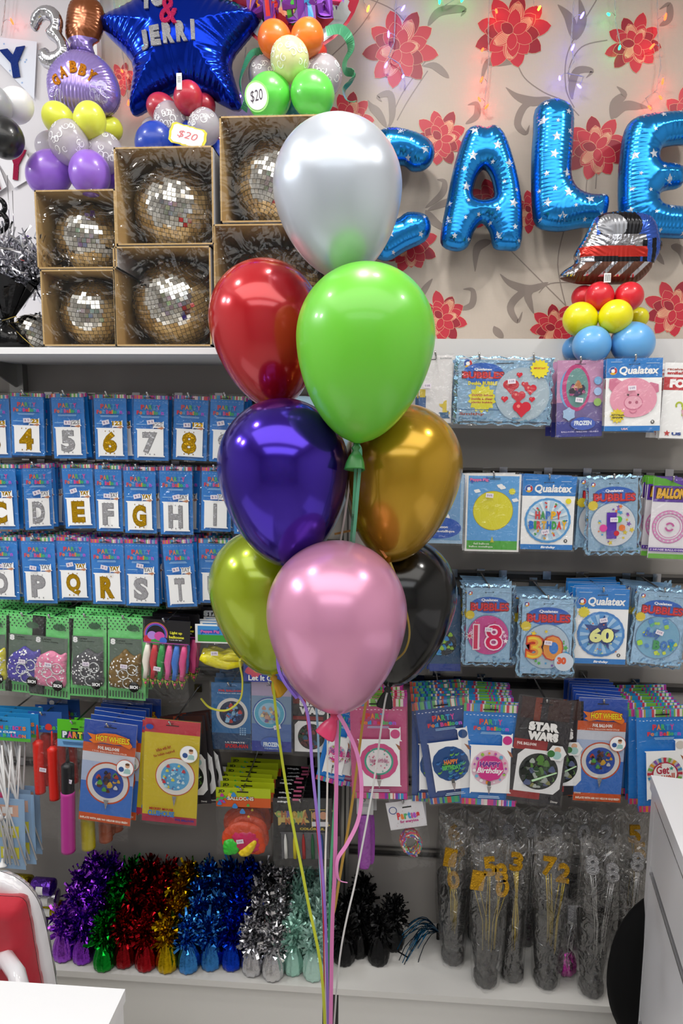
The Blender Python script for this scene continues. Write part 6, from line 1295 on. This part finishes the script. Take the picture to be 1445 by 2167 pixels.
# blue tinsel spray on the right deck
p = PZ(905, 1960, BT); Tz = thing('foil_spray', 'dark blue foil strands fanning left across the right deck', 'foil spray', (p.x+.03, 2.03, BT)); q = MB(); rn = random.Random(8)
for k in range(26):
    a = rn.uniform(-.2, 1.2); L0 = rn.uniform(.08, .17); q.strip([(0-L0*s*math.cos(a*.8), -.02-.10*s*rn.uniform(.9, 1.1)*(1 if k % 2 else .4), .04+.10*s*math.sin(a)+.03*math.sin(s*3)-.09*s*s*(1-a*.5)) for s in [j/7 for j in range(8)]], .0022, mat('#1a6088', .2, .9, key='blue_foil') if k % 3 else mat('#182430', .3, .6, key='dark_foil'))
q.build('foil_strands', Tz); q = MB(); q.tube([(0, 0, .0006), (0, 0, .05)], .006, BK, 10); q.build('stem', Tz)

# ================================================================ CELLOPHANE BAGS WITH NUMBER PICKS
CEL = plastic('#c8c4c0', .15, .04, .9, 26, .1); BKW = mat('#1a1a1c', .4, .2, bump=.6, bscale=40, key='black_tissue')
def text3d(mb, t, cx, cz, w, h, m, y=0, th=.08, tilt=0.):
    vs, fs, _ = text_geo(t, .03, 0, th); ca, sa = math.cos(tilt), math.sin(tilt)
    mb.add([(cx+(a-.5)*w*ca-(b-.5)*h*sa, y-c*h, cz+(a-.5)*w*sa+(b-.5)*h*ca) for a, b, c in vs], fs, m)
GGL = mat('#d09c18', .3, .7, bump=1, bscale=300, key='gold_glitter'); SGL = mat('#b8b8bc', .3, .7, bump=1, bscale=300, key='silver_glitter'); GW = mat('#c8b030', .25, .9, key='gold_wire'); SWR = mat('#d0d0d0', .25, .9, key='silver_wire')
def cello(x0, x1, yt, yb, picks, label, seed, tint='dark', gold=True, hgt=.44, Yb=None, wires=10, wrap_h=.5):
    rn = random.Random(seed); p = PZ((x0+x1)/2, yb-14, BT)
    if Yb: p = Vector((P((x0+x1)/2, yb, Yb).x, Yb, BT))
    zt = P((x0+x1)/2, yt, p.y).z-BT; w = (P(x1, (yt+yb)/2, p.y)-P(x0, (yt+yb)/2, p.y)).x
    T = thing('number_pick_bag', label, 'bagged number picks', (p.x, p.y, BT+.0008)); R = .034
    q = MB(); bm = BKW if tint == 'dark' else mat(tint, .2, .95, bump=.5, bscale=50, key='weight_foil'); q.lathe([(.002, .001), (.028, .001), (R, .012), (R, .035), (.026, .055), (.014, .07)], bm, 30, wav=lambda a, t: 1+.05*math.sin(9*a)); q.build('foil_weight', T)
    if wrap_h:
        q = MB(); q.grid(lambda u, v: ((.028+(w*.44-.028)*v**.7)*math.cos(2*PI*u)*(1+.1*math.sin(5*2*PI*u)), (.024+.008*v)*math.sin(2*PI*u), .035+(zt*wrap_h-.035)*(v+.06*v*math.sin(3*2*PI*u+seed))), 30, 8, BKW, True, True); q.build('tissue_wrap', T)
    m, wm = (GGL, GW) if gold else (SGL, SWR); z1 = zt*.30
    for k, (t, dx, zz) in enumerate(picks):
        q = MB(); s = .056; text3d(q, t, dx*w, zt*(zz+.03), s*.66, s, m, -.034, .07, rn.uniform(-.15, .15)); q.build('glitter_number', T)
    q = MB()
    for k in range(wires):
        t, dx, zz = picks[k % len(picks)]; xb = dx*w*.35+rn.uniform(-.008, .008); q.tube([(dx*w+rn.uniform(-.010, .010), -.034+.004*rn.random(), zt*zz-.01), (xb*1.2, -.038, zt*.5), (xb, -.034-.003*rn.random(), z1+rn.uniform(-.02, .03))], .0010, wm, 5)
    q.build('wire_stems', T); q = MB(); rs = [rn.uniform(0, 6) for _ in range(3)]
    def f(u, v):
        a = 2*PI*u; rx = .036+(w*.5-.036)*min(1, v*2.2)**.8; ry = .038+.010*math.sin(PI*v)-(.034)*max(0, v-.75)*3; k = 1+.07*math.sin(4*a+rs[0]+5*v)+.04*math.sin(9*a+rs[1]-8*v); return (rx*k*math.cos(a), ry*k*math.sin(a)-.004, .002+zt*v+(.012*math.sin(3*a+rs[2]) if v > .9 else 0))
    q.grid(f, 36, 22, CEL, True, True); q.build('cellophane_bag', T); return T
for a in [(925, 990, 1745, 2045, [('1', -.22, .78), ('0', -.1, .62)], 'slim cellophane bag with gold number pick, leftmost of the bags', 1),
          (987, 1066, 1778, 2092, [('8', .25, .80), ('5', -.05, .84), ('0', .3, .70), ('1', -.35, .74)], 'large cellophane bag with gold number 8 pick, nearest the deck edge', 2),
          (1056, 1108, 1782, 2080, [('3', -.1, .88)], 'dark cellophane bag behind the gold number 8 bag', 3), (1116, 1192, 1770, 2094, [('7', -.15, .82), ('2', .25, .78)], 'cellophane bag with gold number 7 and 2 picks', 4)]: cello(*a)
cello(1160, 1228, 1900, 2068, [('1', .1, .85)], 'cellophane bag with magenta foil weight', 5, '#c818a8', False, wires=4, wrap_h=0)
cello(1208, 1292, 1772, 2112, [('8', -.25, .84), ('8', .25, .80)], 'cellophane bag with silver number 8 picks beside the black seat', 6, 'dark', False)
cello(1285, 1360, 1775, 2080, [('8', .0, .86)], 'cellophane bag with silver number behind the black round seat', 7, 'dark', False, wires=5, wrap_h=.35)
for k, (x, t, g) in enumerate([(950, '6', True), (1010, '3', False), (1062, '8', False), (1110, '4', False), (1160, '8', False), (1215, '0', False), (1262, '2', False), (1318, '5', True)]):
    cello(x-32, x+32, 1712, 1990, [(t, 0, .84), (t, .2, .72)], 'rear cellophane bag with %s number %s along the wall' % ('gold' if g else 'silver', NW[t]+' '+['leftmost', 'second', 'third', 'fourth', 'fifth', 'sixth', 'seventh', 'rightmost'][k]), 20+k, 'dark', g, Yb=2.045, wires=5)
# magenta tuft in the rear
q = MB()

# ================================================================ FOREGROUND FURNITURE
# white desk, lower left
d = PZ(265, 2093, .75); q = MB(); dm_ = mat('#ececee', .3, key='white_laminate'); Td = thing('desk', 'white desk corner at the lower left edge', 'desk', (d.x, d.y, 0)); rz = 0
q.box((-1.5, -.62, .725), (0, 0, .75), dm_); q.build('desk_top', Td); q = MB(); q.box((-.028, -.60, 0), (-.003, -.005, .7245), dm_); q.build('side_panel', Td); q = MB(); q.box((-1.49, -.60, 0), (-1.465, -.005, .7245), dm_); q.build('side_panel', Td)
q = MB(); q.box((-1.46, -.03, .3), (-.03, -.012, .7245), dm_); q.build('modesty_panel', Td)
# white shell chair with red cushion behind the desk
YCH = 1.42
Tc = thing('shell_chair', 'glossy white shell chair with red back pad behind the desk', 'chair', (P(-60, 2000, YCH).x, YCH, 0)); org = Vector((Tc.location.x, YCH, 0)); GW_ = mat('#e4e2e6', .15, spec=.6, coat=.6, key='gloss_plastic')
outer = [(-260, 1850), (-200, 1838), (-60, 1838), (5, 1845), (50, 1868), (80, 1905), (96, 1955), (108, 2015), (120, 2085), (132, 2170), (120, 2260), (-240, 2260), (-262, 2170), (-275, 2000)]
q = MB(); inflate(q, [pxpoly(smooth_poly(outer, 4), YCH, org)], .022, 60, GW_, wr=None); q.build('back_shell', Tc)
pad = [(-220, 1900), (-100, 1893), (10, 1896), (50, 1902), (62, 1935), (72, 1990), (80, 2040), (90, 2110), (70, 2180), (-200, 2180), (-235, 2050)]
q = MB(); inflate(q, [pxpoly(smooth_poly(pad, 4), YCH-.035, org+Vector((0, -.035, 0)))], .035, 50, mat('#b8142c', .75, sheen=.3, bump=.15, bscale=40, key='red_fabric'), wr=(.03, .05)); q.build('back_pad', Tc, (0, -.035, 0))
q = MB(); q.lathe([(.02, .44), (.20, .44), (.24, .46), (.25, .50), (.23, .52), (.02, .50)], GW_, 32, Matrix.Translation((0, -.20, 0)), cap=True); q.build('seat', Tc)
q = MB(); q.tube([P(-30, 2040, YCH-.06)-org, P(15, 2030, YCH-.09)-org, P(35, 2060, YCH-.14)-org, P(48, 2110, YCH-.18)-org], .018, GW_, 12); q.build('armrest', Tc)
q = MB(); q.tube([(0, -.2, .03), (0, -.2, .44)], .025, CHROME, 12); q.build('pedestal', Tc)
for k in range(5):
    q = MB(); a = 2*PI*k/5; q.tube([(0, -.2, .07), (.22*math.cos(a), -.2+.22*math.sin(a), .03), (.24*math.cos(a), -.2+.24*math.sin(a), .012)], .012, CHROME, 8); q.build('leg', Tc)
# black round padded seat leaning behind the cabinet
YBK = 1.60; c0 = P(1420, 2062, YBK); R = (c0-P(1281, 2062, YBK)).length
Tk = thing('round_back_chair', 'black round-backed chair half hidden by the white drawer cabinet', 'chair', (c0.x, YBK, 0), (0, 0, .05)); BF = mat('#060607', .9, spec=.2, key='black_fabric')
RZ = c0.z-P(1420, 1880, YBK).z
q = MB(); q.lathe([(.001, .03), (R*.7, .03), (R*.93, .022), (R, .0), (R*.93, -.022), (.001, -.03)], BF, 48, Matrix.Translation((0, 0, c0.z)) @ Matrix.Rotation(PI/2, 4, 'X') @ Matrix.Scale(max(.4, min(1.7, -RZ/R if RZ < 0 else (P(1420, 1880, YBK).z-c0.z)/R)), 4, (0, 1, 0))); q.build('round_back', Tk)
q = MB(); q.lathe([(.001, -.001), (.012, 0), (.011, .02)], CHROME, 8); 
q = MB(); q.tube([(0, .02, .008), (0, .03, .2)], .014, CHROME, 10); q.build('post', Tk); q = MB(); q.lathe([(.001, .0005), (.13, .0005), (.13, .008), (.02, .02), (.001, .021)], CHROME, 28, Matrix.Translation((0, .02, 0))); q.build('base', Tk)
# white drawer cabinet on the right
k0 = PZ(1377, 1640, 1.0); Tk2 = thing('drawer_cabinet', 'white cabinet with drawers at the lower right edge', 'cabinet', (k0.x, k0.y, 0), (0, 0, math.radians(-10)))
cw, cd = .55, .9; CM = mat('#dcdce0', .3, key='white_laminate')
q = MB(); q.box((0, -cd, .965), (cw, 0, 1.0), CM); q.build('worktop', Tk2)
q = MB(); q.box((.004, -.040, 0), (cw, -.002, .9645), CM); q.box((.022, -cd+.02, 0), (cw, -.040, .9645), mat('#8a8a8e', .5)); q.build('carcass', Tk2)
for k, (z0, z1) in enumerate(((.795, .955), (.40, .775), (.02, .38))):
    q = MB(); q.box((.004, -cd+.02, z0), (.0215, -.044, z1), CM); dr = q.build('drawer', Tk2); q = MB(); q.box((.002, -cd+.02, z1+.001), (.016, -.05, z1+.007), mat('#c8c8cc', .25, .8, key='aluminium')); q.build('grip_rail', dr)
print('OBJ', len(bpy.data.objects), 'V', sum(len(m.vertices) for m in bpy.data.meshes))
